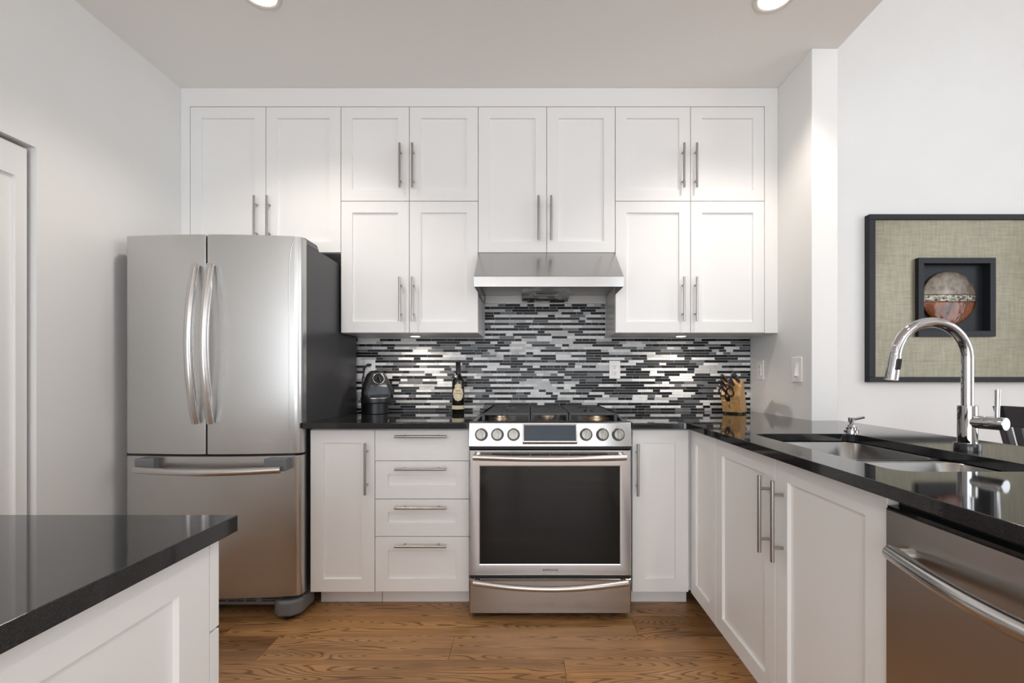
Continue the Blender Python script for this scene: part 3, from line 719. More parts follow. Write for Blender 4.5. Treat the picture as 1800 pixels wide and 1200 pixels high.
# ================================================================ DISHWASHER
r = thing('dishwasher', 'stainless dishwasher with bowed bar handle in the peninsula', 'dishwasher', (1.0, .64, 0))
D0, D1 = .334, .942; DXF = .750; dzt = PZ(895, .942)+.004
mb = MB(); mb.box(DXF+.03, 1.34, D0, D1, .10, .880); mb.build('tub', M['blacksat'], r)
mb = MB(); mb.rings([[(DXF+.03, a, b) for a, b in ((D0, .10), (D1, .10), (D1, dzt), (D0, dzt))],
                     [(DXF+.003, a, b) for a, b in ((D0, .10), (D1, .10), (D1, dzt), (D0, dzt))],
                     [(DXF, a, b) for a, b in ((D0+.003, .103), (D1-.003, .103), (D1-.003, dzt-.003), (D0+.003, dzt-.003))]])
dd = mb.build('door', M['steel_dw'], r, smooth=30)
mb = MB(); mb.box(DXF+.002, DXF+.029, D0+.004, D1-.004, dzt, dzt+.006); mb.build('control_strip', M['blackgl'], dd)
mb = MB(); n = 26; pts = []
for i in range(n+1):
    t = i/n; pts.append((DXF-.018-.042*math.sin(PI*t), .380+(.905-.380)*t, .770))
mb.tube(pts, .0155, 18)
for yy in (.395, .890): mb.tube([(DXF-.02, yy, .770), (DXF+.001, yy, .770)], .014, 14)
mb.build('handle', M['steel_handle'], dd, smooth=50)
mb = MB(); mb.box(DXF+.05, DXF+.07, D0, D1, .001, .0985); mb.build('kick_plate', M['blacksat'], r)
# steel end strip beside the dishwasher under the worktop
mb = MB(); mb.box(XP+.003, XP+.018, .9424, .9456, .10, .880); tag(mb.build('filler_strip', M['cab']), 'white upright strip between sink cabinet and dishwasher', 'filler strip')

# ================================================================ SINK, FAUCET, DISPENSER
r = thing('sink', 'double-bowl stainless undermount sink in the black countertop', 'sink', (1.015, 1.33, CB))
def bowl(x0, x1, y0, y1, dep):
    mb = MB(); R = .055; zt = CB-.0012
    rg = [rrect(x0-.018, x1+.018, y0-.008, y1+.008, R+.01, zt-.0015), rrect(x0-.018, x1+.018, y0-.008, y1+.008, R+.01, zt), rrect(x0, x1, y0, y1, R, zt), rrect(x0+.003, x1-.003, y0+.003, y1-.003, R, zt-.004)]
    rg += [rrect(x0+.006, x1-.006, y0+.006, y1-.006, R, zt-dep+.03), rrect(x0+.012, x1-.012, y0+.012, y1-.012, R-.005, zt-dep+.012), rrect(x0+.03, x1-.03, y0+.03, y1-.03, R-.02, zt-dep)]
    mb.rings(rg, cap=False)
    n0 = len(mb.v)-28; mb.f.append(tuple(range(n0, n0+28))); mb.m.append(0)
    o = mb.build('bowl', M['sink'], r, smooth=60)
    mb = MB(); c = ((x0+x1)/2, (y0+y1)/2, zt-dep); mb.lathe([(.0005, .0005), (.03, .0005), (.042, .003), (.044, .0005)], c); mb.build('drain', M['chrome'], o, smooth=40)
bowl(SX0-.006, SX1+.006, 1.300, SY1+.006, .20); bowl(SX0-.006, SX1+.006, SY0-.006, 1.272, .17)
# faucet
fx, fy_ = 1.262, 1.286
r = thing('faucet', 'tall arched chrome pull-down faucet beside the sink', 'faucet', (fx, fy_, CT))
mb = MB(); mb.lathe([(.0005, CT+.0003), (.0305, CT+.0003), (.0305, CT+.020), (.029, CT+.0225), (.0005, CT+.0225)], (fx, fy_, 0), seg=40); mb.build('base_ring', M['blackpl'], r, smooth=35)
zcol = PZ(712.5, fy_)
mb = MB(); mb.lathe([(.0005, CT+.0225), (.0225, CT+.0225), (.0225, zcol-.001), (.0215, zcol), (.0005, zcol)], (fx, fy_, 0), seg=40); mb.build('body', M['chrome'], r, smooth=35)
ztop = PZ(566.5, fy_); R = .1045; zc = ztop-R; cx = fx-R
pts = [(fx, fy_, zcol-.002), (fx, fy_, zcol+.03)]+[(fx, fy_, zcol+.03+(zc-zcol-.03)*i/4) for i in range(1, 4)]
for i in range(33):
    a = math.radians(i*172/32); pts.append((cx+R*math.cos(a), fy_, zc+R*math.sin(a)))
mb = MB(); mb.tube(pts, .0142, 24, up=(0, 1, 0)); mb.build('spout', M['chrome'], r, smooth=50)
e = Vector(pts[-1]); a = math.radians(172); dr_ = Vector((-math.sin(a), 0, math.cos(a))); dr_ = Vector((-.16, 0, -.987)).normalized()
mb = MB(); mb.tube([e, e+dr_*.006, e+dr_*.007, e+dr_*.060, e+dr_*.077], [.0142, .0142, .0152, .0165, .0165], 24, up=(0, 1, 0)); sh = mb.build('spray_head', M['chrome'], r, smooth=35)
mb = MB(); cb = e+dr_*.032; cb = cb+Vector((.0, -.0158, 0))
q = [cb+Vector((sx_*.0075, 0, 0))+dr_*sz for sx_, sz in ((-1, -.016), (1, -.016), (1, .016), (-1, .016))]
mb.rings([q, [p+Vector((0, -.003, 0)) for p in q]]); mb.build('button', M['blackpl'], sh, bevel=.002)
hd = Vector((.30, -.954, 0)).normalized(); hz = PZ(742.5, 1.25); c0 = Vector((fx, fy_, hz))
mb = MB(); mb.lathe([(.0005, .0), (.0180, .0), (.0180, .040), (.0172, .0405), (.0172, .0425), (.0180, .043), (.0180, .084), (.0168, .0855), (.0005, .0855)], c0, hd, seg=36); mb.build('handle_body', M['chrome'], r, smooth=35)
lv = c0+hd*.066
mb = MB(); mb.tube([lv+Vector((0, 0, .012)), lv+Vector((.004, .002, .093))], [.0052, .0066], 16); mb.build('lever', M['chrome'], r, smooth=35)
# dispenser
sx_, sy_ = 1.256, 1.745
r = thing('soap_dispenser', 'small chrome soap dispenser by the far corner of the sink', 'soap dispenser', (sx_, sy_, CT))
mb = MB(); mb.lathe([(.0005, CT+.0003), (.0245, CT+.0003), (.0245, CT+.005), (.018, CT+.007), (.018, CT+.016), (.014, CT+.018), (.011, CT+.026), (.0065, CT+.028), (.0065, CT+.038)], (sx_, sy_, 0)); mb.build('collar', M['chrome'], r, smooth=35)
mb = MB(); mb.lathe([(.0005, CT+.037), (.0105, CT+.037), (.0105, CT+.054), (.0005, CT+.054)], (sx_, sy_, 0), seg=24); mb.tube([(sx_, sy_, CT+.045), (sx_+.03, sy_-.03, CT+.058)], [.005, .0045], 12); mb.build('nozzle', M['chrome'], r, smooth=35)

# ================================================================ ISLAND
IX = -.4755; IY = .7185; IT = H-.222; IB = IT-.0265
o = slab_obj('island_countertop', slab([(-1.55, IY), (-1.55, -.95), (IX, -.95), (IX, IY)], [], IB, IT), M['granite'])
tag(o, 'black polished island countertop in the lower left corner', 'countertop')
r = thing('island_cabinet', 'white island cabinet with recessed end panel under the black top', 'cabinet', (-1.0, -.1, 0))
cxr = -.4995
mb = MB(); mb.box(-1.50, cxr-.0195, -.90, .688, .09, IB-.0005); mb.box(-1.46, cxr-.07, -.85, .63, .001, .09); mb.build('cabinet_box', M['cab'], r)
mb = shaker('X', .14, .6885, .09, IB-.001, cxr, rail=.060, rec=.008); mb.build('side_panel', M['cab'], r, smooth=30)
mb = shaker('X', -.90, .137, .09, IB-.001, cxr, rail=.060, rec=.008); mb.build('side_panel', M['cab'], r, smooth=30)
isp = PZ(1100.5, .708)
for a, b in ((isp+.002, IB-.001), (.42, isp-.002), (.10, .416)):
    mb = MB(); mb.box(-1.0, cxr, .6895, .7085, a, b); mb.build('drawer', M['cab'], r, bevel=.001)
    mb = MB(); mb.box(-1.50, -1.003, .6895, .7085, a, b); mb.build('drawer', M['cab'], r, bevel=.001)

# ================================================================ OUTLETS AND SWITCHES
def outlet(cx, cz, w_, h_, label):
    r = thing('wall_outlet', label, 'outlet', (cx, YB-.009, cz))
    mb = MB(); mb.box(cx-w_/2, cx+w_/2, YB-.014, YB-.0092, cz-h_/2, cz+h_/2); mb.build('cover_plate', M['plate'], r, bevel=.0015)
    mb = MB(); mb.box(cx-.017, cx+.017, YB-.0155, YB-.0138, cz-.034, cz+.034); s_ = mb.build('socket', M['plate'], r, bevel=.001)
    for dz in (-.019, .019):
        for dx in (-.006, .006): MB().box(cx+dx-.0012, cx+dx+.0012, YB-.0160, YB-.0154, cz+dz-.001, cz+dz+.007).build('slot', M['slot'], s_)
        MB().box(cx-.0024, cx+.0024, YB-.0160, YB-.0154, cz+dz-.012, cz+dz-.007).build('slot', M['slot'], s_)
    return r
outlet(PX(1080.5, 2.79), PZ(649.5, 2.79), .069, .112, 'white double outlet on the mosaic tiles right of the range')
outlet(PX(650.5, 2.79), PZ(648, 2.79), .067, .114, 'white outlet with a black plug above the coffee machine')
def sw(yc, zc, w_, h_, label, slider):
    r = thing('wall_switch', label, 'switch', (XR, yc, zc))
    mb = MB(); mb.box(XR-.006, XR-.0003, yc-w_/2, yc+w_/2, zc-h_/2, zc+h_/2); mb.build('cover_plate', M['plate'], r, bevel=.0015)
    if slider:
        mb = MB(); mb.box(XR-.0085, XR-.0055, yc-.017, yc+.017, zc-.034, zc+.034); b_ = mb.build('dimmer_body', M['plate'], r, bevel=.001)
        mb = MB(); mb.prism([(XR-.0105, zc-.034), (XR-.020, zc-.030), (XR-.0085, zc+.030), (XR-.008, zc-.034)], 'y', yc-.010, yc+.004); mb.build('dimmer_lever', M['plate'], b_)
    else:
        mb = MB(); mb.box(XR-.009, XR-.0055, yc-.017, yc+.017, zc-.034, zc+.034); b_ = mb.build('socket', M['plate'], r, bevel=.001)
        for dz in (-.018, .018):
            for dy in (-.006, .006): MB().box(XR-.0094, XR-.0088, yc+dy-.001, yc+dy+.001, zc+dz-.003, zc+dz+.004).build('slot', M['slot'], b_)
sw(2.667, 1.171, .075, .116, 'narrow white outlet plate on the stub wall nearer the knife block', False)
sw(2.299, 1.166, .088, .128, 'white dimmer switch on the stub wall nearer its outer corner', True)

# ================================================================ COFFEE MACHINE (local, then turned)
r = thing('coffee_machine', 'black capsule coffee machine on the counter beside the fridge', 'coffee machine', (-.918, 2.615, CT+.0005), math.radians(33))
def sec(hw, y0, y1, z, p=2.6, n=32):
    out = []
    for i in range(n):
        a = 2*PI*i/n; c, s_ = math.cos(a), math.sin(a)
        out.append((hw*math.copysign(abs(c)**(2/p), c), (y0+y1)/2+(y1-y0)/2*math.copysign(abs(s_)**(2/p), s_), z))
    return out
mb = MB()
mb.rings([sec(.068, -.035, .125, 0), sec(.070, -.036, .127, .004), sec(.072, -.036, .127, .08), sec(.072, -.050, .125, .088), sec(.073, -.052, .120, .12), sec(.066, -.046, .112, .165), sec(.055, -.036, .098, .205), sec(.042, -.022, .082, .232), sec(.026, -.006, .060, .248), sec(.006, .012, .04, .253)])
mb.build('body', M['blackpl'], r, smooth=60, local=True)
# front plate: arched sheet
prof = [(.091, .074), (.12, .073), (.15, .068), (.18, .058), (.205, .046), (.225, .034), (.240, .020)]
def fyp(z): return -.060+max(0, (z-.11))*.26
lft = [(-hw, fyp(z), z) for z, hw in prof]; rgt = [(hw, fyp(z), z) for z, hw in prof]
def arch(off, sh, zlim):
    mb = MB(); pr = [(z, hw) for z, hw in prof if z <= zlim]
    rows = []
    for z, hw in pr:
        rows.append([((hw-sh)*math.sin(t*PI/2*.9)/math.sin(PI/2*.9), fyp(z)+off+.018*(t*t), z) for t in [i/8-1 for i in range(17)]])
    mb.rings(rows, cap=False, closed=False)
    return mb
def solid(mb, th=.006):
    return mb
o = arch(-.004, 0, .3).build('front_shell', M['blacksat'], r, smooth=60, local=True); md = o.modifiers.new('s', 'SOLIDIFY'); md.thickness = .03; md.offset = 0
mb = MB(); rows = []
for z, hw in [(.093, .068), (.12, .067), (.15, .061), (.175, .053)]:
    rows.append([((hw)*t, fyp(z)-.0215+.014*(t*t), z) for t in [i/8-1 for i in range(17)]])
mb.rings(rows, cap=False, closed=False); o = mb.build('front_panel', M['slate'], r, smooth=60, local=True); md = o.modifiers.new('s', 'SOLIDIFY'); md.thickness = .004; md.offset = 0
mb = MB(); rg = []; cc = Vector((0, fyp(.205)-.020, .204)); nn = Vector((0, -1, .26)).normalized(); uu = Vector((1, 0, 0)); vv = nn.cross(uu)
for i in range(32):
    a = 2*PI*i/32; d0 = uu*math.cos(a)+vv*math.sin(a); rg.append([cc+d0*(.0315+.003*math.cos(b*PI/4))+nn*(.003+.0028*math.sin(b*PI/4)) for b in range(8)])
mb.rings(rg, loop=True); mb.build('chrome_ring', M['chrome'], r, smooth=60, local=True)
mb = MB(); mb.lathe([(.0005, 0), (.026, 0), (.026, .004), (.0005, .006)], cc, nn); mb.tube([cc+nn*.004+vv*.0, cc+nn*.018-vv*-.0+Vector((0, 0, .004)), cc+nn*.022+Vector((.006, 0, -.020))], [.010, .009, .007], 12); mb.build('lever_knob', M['blackpl'], r, smooth=50, local=True)
def half(r0, z0, z1, yb, n=20): return [[(r0*math.cos(-PI*i/n), yb+r0*.8*math.sin(-PI*i/n), z) for i in range(n+1)]+[(-r0, yb+.03, z), (r0, yb+.03, z)] for z in (z0, z1)]
mb = MB(); mb.rings(half(.077, .064, .090, -.030)); mb.build('cup_collar', M['blacksat'], r, bevel=.003, local=True)
mb = MB(); mb.rings(half(.0765, .0905, .093, -.030)); mb.build('collar_edge', M['steel_handle'], r, local=True)
mb = MB(); mb.rings(half(.060, .0, .062, -.030)); mb.build('drip_tray', M['blacksat'], r, bevel=.003, local=True)
for sgn in (-1, 1):
    mb = MB(); mb.box(sgn*.047-.012, sgn*.047+.012, -.0735, -.068, .100, .103); mb.build('accent_bar', M['steel_handle'], r, local=True)
# plug and cord
r = tag(MB().tube([(PX(650, 2.775), 2.784, PZ(641, 2.775)), (PX(649, 2.775), 2.755, PZ(641.5, 2.775)), (PX(645, 2.77), 2.752, PZ(643, 2.77)), (PX(642.5, 2.77), 2.755, PZ(648, 2.77)), (PX(641, 2.77), 2.758, PZ(655, 2.77)), (PX(638, 2.77), 2.762, PZ(664, 2.77)), (PX(637.5, 2.77), 2.770, CT+.12), (-1.045, 2.765, CT+.02), (-1.02, 2.75, CT+.006), (-.985, 2.735, CT+.006)],
    [.009, .009, .005, .0035, .0035, .0035, .0035, .0035, .0035, .0035], 10).build('power_cord', M['blacksat'], smooth=60), 'black power cord plugged into the outlet above the coffee machine', 'cord')

# ================================================================ WINE BOTTLE
bx, by = -.433, 2.605
r = thing('wine_bottle', 'dark wine bottle with an oval cream label in front of the tiles', 'bottle', (bx, by, CT))
z0 = CT+.0006
mb = MB(); mb.lathe([(.0005, z0), (.033, z0), (.0355, z0+.004), (.0355, z0+.180), (.0347, z0+.192), (.0295, z0+.207), (.0205, z0+.219), (.0148, z0+.228), (.0135, z0+.240), (.0133, z0+.262), (.0005, z0+.262)], (bx, by, 0), seg=40); bt = mb.build('bottle_body', M['bottle'], r, smooth=50)
mb = MB(); mb.lathe([(.0137, z0+.236), (.0137, z0+.296), (.0152, z0+.298), (.0152, z0+.306), (.0140, z0+.309), (.0005, z0+.3095)], (bx, by, 0), seg=32); mb.build('capsule', M['blacksat'], r, smooth=40)
def wrap(outl, rad, name, mat, parent, off=0, cang=-PI/2+.16):
    """outline (arc length, height) wrapped on the bottle"""
    mb = MB()
    pts = [(bx+rad*math.cos(cang+s_/rad), by+rad*math.sin(cang+s_/rad), zz) for s_, zz in outl]
    n0 = len(mb.v); c = (bx+rad*math.cos(cang), by+rad*math.sin(cang), sum(p[2] for p in pts)/len(pts))
    # fine strips: rows from the centre outwards
    rows = []
    for k_ in range(0, 7):
        f = k_/6; rows.append([(bx+rad*math.cos(cang+s_*f/rad), by+rad*math.sin(cang+s_*f/rad), c[2]+(zz-c[2])*f) for s_, zz in outl])
    mb.rings(rows, cap=False); return mb.build(name, mat, parent, smooth=70)
oval = []; zl = PZ(690.5, 2.57)
for i in range(40):
    a = 2*PI*i/40; rr_ = 1+.035*math.cos(a*12); oval.append((.034*math.cos(a)*rr_, zl-.004+.042*math.sin(a)*rr_))
lab = wrap(oval, .0359, 'label', M['cream'], bt)
top = [(.021*math.cos(2*PI*i/24)*(1+.1*math.cos(6*PI*2*i/24)), zl+.040+.014*math.sin(2*PI*i/24)) for i in range(24)]
wrap(top, .0358, 'label_crest', M['cream'], bt)
ring = [(.022*math.cos(2*PI*i/32), zl+.030*math.sin(2*PI*i/32)) for i in range(32)]
wrap(ring, .03605, 'label_oval', simple('label_inner_cream', (0.80, 0.70, 0.50), .6), bt)
mb = MB(); mb.lathe([(.0357, z0+.026), (.0359, z0+.026), (.0359, z0+.048), (.0357, z0+.048)], (bx, by, 0), seg=40); mb.build('lower_label', M['cream'], bt, smooth=50)
lettering('MASI', .0105, (bx+.0058, by-.0370, zl+.013), (PI/2, 0, .16), M['ink'], bt, sx=1.1)
lettering('CAMPOFIORIN', .0080, (bx+.0058, by-.0372, zl-.002), (PI/2, 0, .16), M['red'], bt, sx=.85)

# ================================================================ KNIFE BLOCK (local, then turned)
KB = thing('knife_block', 'pale wooden knife block in the corner by the stub wall', 'knife block', (1.192, 2.610, CT), math.radians(-43))
W2 = .053
prof = [(-.045, .008), (-.074, .105), (-.030, .197), (-.012, .197), (.055, .008)]
mb = MB(); mb.prism(prof, 'x', -W2, W2); mb.build('block_body', M['block'], KB, bevel=.003, local=True)
fdir = Vector((0, -.029, .097)).normalized(); fn = Vector((0, -.097, -.029)).normalized()
def F2(u, t, off): return Vector((u, -.045, .008))+fdir*t+fn*off
mb = MB(); q = [F2(-.046, .004, 0), F2(.036, .004, 0), F2(.036, .074, 0), F2(-.046, .074, 0)]
mb.rings([q, [p+fn*.006 for p in q]]); fpn = mb.build('front_panel', M['block'], KB, bevel=.002, local=True)
# small figure mark burnt into the front
mb = MB()
def stroke(a, b, wd):
    A = F2(a[0], a[1], .0062); B = F2(b[0], b[1], .0062); d_ = (B-A).normalized(); s_ = d_.cross(fn)*wd
    q = [A-s_, A+s_, B+s_, B-s_]; mb.rings([q, [p+fn*.0006 for p in q]])
cu, ct_ = -.008, .040
stroke((cu, ct_-.004), (cu+.002, ct_+.007), .0012); stroke((cu, ct_-.003), (cu-.004, ct_-.013), .001); stroke((cu+.001, ct_-.003), (cu+.005, ct_-.013), .001)
stroke((cu+.001, ct_+.004), (cu-.008, ct_+.006), .001); stroke((cu+.001, ct_+.004), (cu+.007, ct_-.001), .001); stroke((cu+.002, ct_+.008), (cu+.002, ct_+.011), .0016)
mb.build('figure_mark', simple('burnt_mark', (.08, .03, .015), .7), fpn, local=True)
for a, b in ((-.04, -.035), (.04, -.035), (-.04, .045), (.04, .045)): MB().lathe([(.008, .0003), (.008, .009)], (a, b, 0), seg=14).build('rubber_foot', M['blacksat'], KB, smooth=40, local=True)
sl = (Vector((0, -.030, .197))-Vector((0, -.074, .105))); sn = Vector((0, -sl.z, sl.y)).normalized()
KM = Matrix.Rotation(math.radians(-43), 4, 'Z'); KO = Vector((1.192, 2.610, CT))
KI = []
def knife(label, u, t, ln, wd, th=.0075):
    base = Vector((u, -.074, .105))+sl*t
    wl = KO+(KM @ base)
    k_ = thing('knife', label, 'knife', wl, math.radians(-43))
    bend = sl.normalized()
    mb = MB(); rg = []
    for f, s_ in ((.004, .75), (.012, .9), (ln*.35, .95), (ln*.6, 1.05), (ln*.85, 1.15), (ln*.97, 1.1), (ln, .7)):
        c = sn*f-bend*(.010*max(0, f/ln-.75)*2)
        rg.append([c+Vector((1, 0, 0))*(th*s_*math.cos(a*PI/6))+bend*(wd*s_*math.sin(a*PI/6)) for a in range(12)])
    mb.rings(rg); h = mb.build('handle', M['blacksat'], k_, smooth=50, local=True)
    mb = MB()
    for f in (.3, .55, .8):
        c = sn*(ln*f)-bend*(.010*max(0, f-.75)*2)
        mb.lathe([(.0005, -th*1.13), (.0034, -th*1.13), (.0034, th*1.13), (.0005, th*1.13)], c, (1, 0, 0), seg=12)
    mb.build('rivets', M['chrome'], h, smooth=40, local=True)
    mb = MB(); q = [Vector((-.0012, 0, 0))-bend*wd*.8, Vector((.0012, 0, 0))-bend*wd*.8, Vector((.0012, 0, 0))+bend*wd*.8, Vector((-.0012, 0, 0))+bend*wd*.8]
    mb.rings([[p-sn*.010 for p in q], [p+sn*.006 for p in q]]); mb.build('blade', M['chrome'], k_, local=True)
knife('black-handled knife, lowest on the left of the block', -.034, .30, .088, .0112, .009)
knife('black-handled knife, middle on the left of the block', -.032, .57, .100, .0108, .009)
knife('black-handled knife, uppermost on the left of the block', -.030, .86, .100, .0108, .009)
knife('small black-handled knife above the scissors', .008, .42, .084, .0105, .0085)
knife('black-handled knife, second highest on the right of the block', .012, .68, .088, .0112, .009)
knife('large black-handled knife standing highest in the block', .036, .90, .114, .0145, .0105)
# scissors in the front slot
bs = Vector((-.010, -.084, .090))
su = Vector((0, -.52, .854)).normalized()
r = thing('kitchen_scissors', 'black-handled kitchen scissors in the front of the knife block', 'scissors', KO+(KM @ bs), math.radians(-43))
for sgn in (-1, 1):
    mb = MB(); rg = []; c = su*.044+Vector((sgn*.0215, 0, 0)); n = 28; ux = Vector((1, 0, 0)); uy = su
    for i in range(n):
        a = 2*PI*i/n; d_ = ux*math.cos(a)*.0185+uy*math.sin(a)*.027
        dn = (ux*math.cos(a)+uy*math.sin(a)); pn = ux.cross(uy).normalized()
        rg.append([c+d_+dn*(.0044*math.cos(b*PI/4))+pn*(.0044*math.sin(b*PI/4)) for b in range(8)])
    mb.rings(rg, loop=True); mb.tube([su*-.014+Vector((sgn*.004, 0, 0)), su*.006+Vector((sgn*.009, 0, 0)), su*.020+Vector((sgn*.012, 0, 0))], [.0065, .0065, .004], 10)
    mb.build('finger_loop', M['blacksat'], r, smooth=60, local=True)
mb = MB(); q = [Vector((a*.009, b*.002, 0))-su*.020 for a, b in ((-1, -1), (1, -1), (1, 1), (-1, 1))]; mb.rings([q, [p+su*.026 for p in q]]); mb.build('blades', M['chrome'], r, local=True)

# ================================================================ LIGHTS
WARM = (1.0, 0.90, 0.79)
def downlight(x, y, label, power, R=.086):
    r = thing('ceiling_light', label, 'ceiling light', (x, y, ZC), group='recessed ceiling lights')
    mb = MB(); rg = []
    for i in range(48):
        a = 2*PI*i/48; c, s_ = math.cos(a), math.sin(a)
        rg.append([(x+c*q[0], y+s_*q[0], ZC-q[1]) for q in ((R, .0004), (R-.002, .004), (R-.014, .005), (R-.020, .001), (R-.020, .0004))])
    mb.rings(rg, loop=True); mb.build('trim_ring', M['rim'], r, smooth=40)
    mb = MB(); mb.lathe([(.0005, ZC-.0015), (R-.0205, ZC-.0015), (R-.0205, ZC-.0005), (.0005, ZC-.0005)], (x, y, 0), seg=40); mb.build('lens', M['lamp'], r)
    l = bpy.data.lights.new('bulb', 'SPOT'); l.energy = power; l.color = WARM; l.spot_size = math.radians(125); l.spot_blend = .7; l.shadow_soft_size = .055
    lo = bpy.data.objects.new('bulb', l); COL.objects.link(lo); lo.parent = r; lo.location = (0, 0, -.06)
downlight(-1.148, 1.866, 'round recessed ceiling light above the fridge side', 20)
downlight(1.034, 1.885, 'round recessed ceiling light above the sink side', 20)
downlight(-1.148, -1.2, 'unseen round recessed ceiling light added far behind the camera on the left', 9)  # this and the next three are unseen, added to light the fronts
downlight(1.034, -1.2, 'unseen round recessed ceiling light added far behind the camera on the right', 9)
downlight(-1.148, .35, 'unseen round recessed ceiling light added behind the camera on the left', 9)
downlight(1.034, .35, 'unseen round recessed ceiling light added behind the camera on the right', 9)
def puck(px, label):
    x = PX(px, 2.58); y = 2.62; z = 1.3745
    r = thing('puck_light', label, 'light', (x, y, z), group='under-cabinet puck lights')
    mb = MB(); mb.lathe([(.036, 0), (.036, -.006), (.028, -.0075), (.028, -.003)], (x, y, z), seg=36); mb.build('housing', M['rim'], r, smooth=40)
    mb = MB(); mb.lathe([(.0005, -.001), (.027, -.001), (.027, -.006), (.0005, -.0065)], (x, y, z), seg=30); mb.build('lens', M['puck'], r, smooth=40)
    l = bpy.data.lights.new('bulb', 'SPOT'); l.energy = 4.8; l.color = (1.0, .88, .76); l.spot_size = math.radians(165); l.spot_blend = .8; l.shadow_soft_size = .02
    lo = bpy.data.objects.new('bulb', l); COL.objects.link(lo); lo.parent = r; lo.location = (0, 0, -.012)
puck(727, 'lit puck light under the cabinet left of the range hood'); puck(1201, 'lit puck light under the cabinet right of the range hood')

# ================================================================ PICTURE
pyF = YD-.045; ax0, ax1 = PX(1528.5, pyF), PX(1528.5, pyF)+1.125; az0, az1 = PZ(671.5, pyF), PZ(376, pyF)
r = thing('framed_picture', 'large black-framed relief picture with a disc on the dining wall', 'picture', ((ax0+ax1)/2, YD, az0))
fw = .040
mb = MB()
for a, b, c, d in ((ax0, ax1, az0, az0+fw*.85), (ax0, ax1, az1-fw*.85, az1), (ax0, ax0+fw, az0+fw*.85, az1-fw*.85), (ax1-fw, ax1, az0+fw*.85, az1-fw*.85)): mb.box(a, b, pyF, YD-.001, c, d)
mb.build('outer_frame', M['frameblk'], r, bevel=.002)
bx0, bx1, bz0, bz1 = PX(1612, pyF), PX(1747.5, pyF), PZ(591.5, pyF), PZ(453.5, pyF)
mb = MB(); pyP = YD-.030
for a, b, c, d in ((ax0+fw, bx0, az0+.034, az1-.034), (bx1, ax1-fw, az0+.034, az1-.034), (bx0, bx1, az0+.034, bz0), (bx0, bx1, bz1, az1-.034)): mb.box(a, b, pyP, pyP+.008, c, d)
mb.build('leaf_panel', M['gold'], r)
mb = MB(); t = .036
for a, b, c, d in ((bx0, bx1, bz0, bz0+t), (bx0, bx1, bz1-t, bz1), (bx0, bx0+t, bz0+t, bz1-t), (bx1-t, bx1, bz0+t, bz1-t)): mb.box(a, b, pyF-.012, YD-.004, c, d)
mb.box(bx0+t, bx1-t, YD-.006, YD-.004, bz0+t, bz1-t)
mb.build('inner_box', M['frameblk'], r, bevel=.0015)
dcx, dcz, dR = PX(1676, 2.87), PZ(522, 2.87), .177
def domez(u, v): return .030*math.sqrt(max(0, 1-(u*u+v*v)))
def dome(name, mat, v0, v1, thick, par, wob=0.0):
    mb = MB(); rows = []; nv, nu = 12, 36
    for i in range(nv+1):
        v = v0+(v1-v0)*i/nv; hw = math.sqrt(max(1e-6, 1-v*v)); row = []
        for j in range(nu+1):
            u = -hw+2*hw*j/nu; row.append((dcx+u*dR, YD-.012-domez(u*.98, v*.98)-thick+random.uniform(-wob, wob), dcz+v*dR))
        rows.append(row)
    mb.rings(rows, cap=False, closed=False); o = mb.build(name, mat, par, smooth=80)
    md = o.modifiers.new('s', 'SOLIDIFY'); md.thickness = .006; md.offset = -1
    return o
dome('disc_upper', M['disc_top'], .08, .999, 0, r); dome('disc_lower', M['disc_low'], -.999, -.14, .002, r, .0012); dome('disc_band', M['disc_band'], -.15, .09, .004, r, .002)

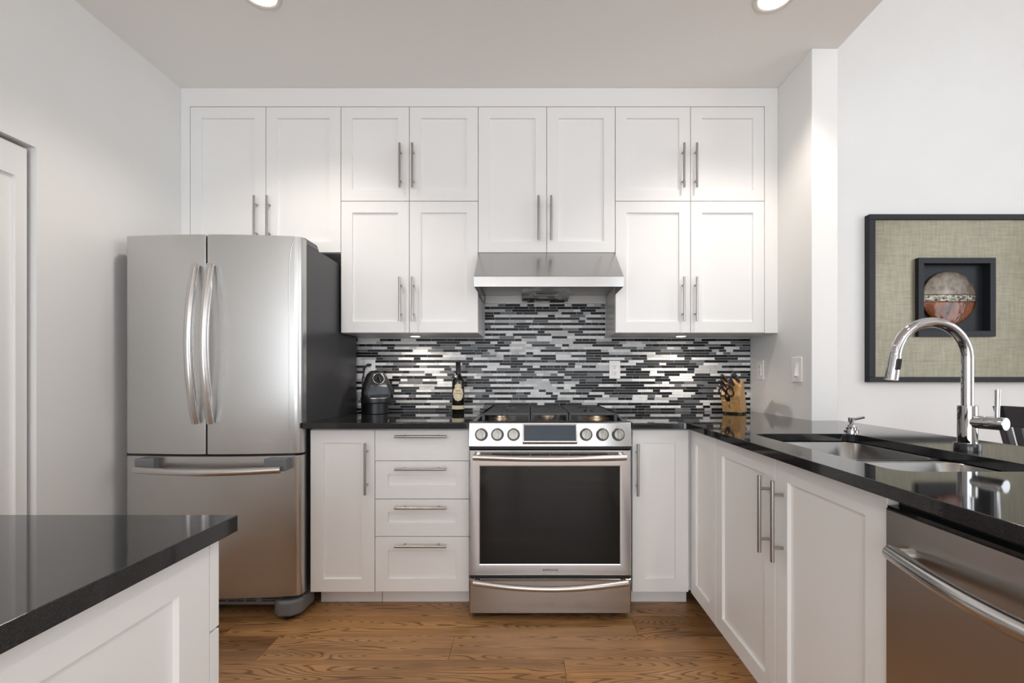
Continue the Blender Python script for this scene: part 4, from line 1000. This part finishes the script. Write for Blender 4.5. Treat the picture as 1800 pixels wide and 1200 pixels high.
# ================================================================ DINING CHAIR (back seen past the peninsula)
r = thing('dining_chair', 'black slat-back dining chair beyond the peninsula', 'chair', (2.42, 1.80, 0))
def bk(z): return 2.17-(z-.82)*.28      # lean of the back
cy0, cy1 = 1.585, 2.015; ct = PZ(713, 2.0)
def post(y, nm):
    mb = MB(); rg = []
    for z_ in (0.001, .45, .70, .85, ct-.03, ct-.002):
        x = bk(z_) if z_ > .45 else bk(.45)-(.45-z_)*.10
        tt = .013; rg.append([(x-.018, y-tt, z_), (x+.018, y-tt, z_), (x+.018, y+tt, z_), (x-.018, y+tt, z_)])
    mb.rings(rg); mb.build(nm, M['chairblk'], r, bevel=.003)
post(cy0, 'leg'); post(cy1, 'leg')
mb = MB(); rg = []
for i in range(13):
    y = cy0-.012+(cy1-cy0+.024)*i/12; cv = .028*math.sin(PI*i/12)
    rg.append([(bk(ct-.095)+cv-.008, y, ct-.095), (bk(ct-.095)+cv+.012, y, ct-.095), (bk(ct)+cv+.012, y, ct), (bk(ct)+cv-.008, y, ct)])
mb.rings(rg); mb.build('top_rail', M['chairblk'], r, bevel=.002)
mb = MB()
mb.box(bk(.56)-.012, bk(.56)+.012, cy0+.013, cy1-.013, .54, .59); mb.build('lower_rail', M['chairblk'], r, bevel=.002)
for j in range(6):
    y = cy0+.05+j*(cy1-cy0-.10)/5; cv = .020*math.sin(PI*(j+.8)/6.6); mb = MB()
    mb.rings([[(bk(.57)-.006, y-.016, .57), (bk(.57)+.006, y-.016, .57), (bk(.57)+.006, y+.016, .57), (bk(.57)-.006, y+.016, .57)],
              [(bk(ct-.09)+cv-.006, y-.016, ct-.09), (bk(ct-.09)+cv+.006, y-.016, ct-.09), (bk(ct-.09)+cv+.006, y+.016, ct-.09), (bk(ct-.09)+cv-.006, y+.016, ct-.09)]]); mb.build('slat', M['chairblk'], r)
mb = MB(); mb.box(bk(.45)+.0, 2.70, cy0-.005, cy1+.005, .425, .455); mb.build('seat_frame', M['chairblk'], r, bevel=.004)
mb = MB(); mb.box(bk(.45)+.03, 2.71, cy0, cy1, .4555, .49); mb.build('seat', M['brown'], r, bevel=.012, bseg=3)
for y in (cy0+.01, cy1-.01):
    mb = MB(); mb.box(2.66, 2.69, y-.015, y+.015, .001, .425); mb.build('leg', M['chairblk'], r, bevel=.002)
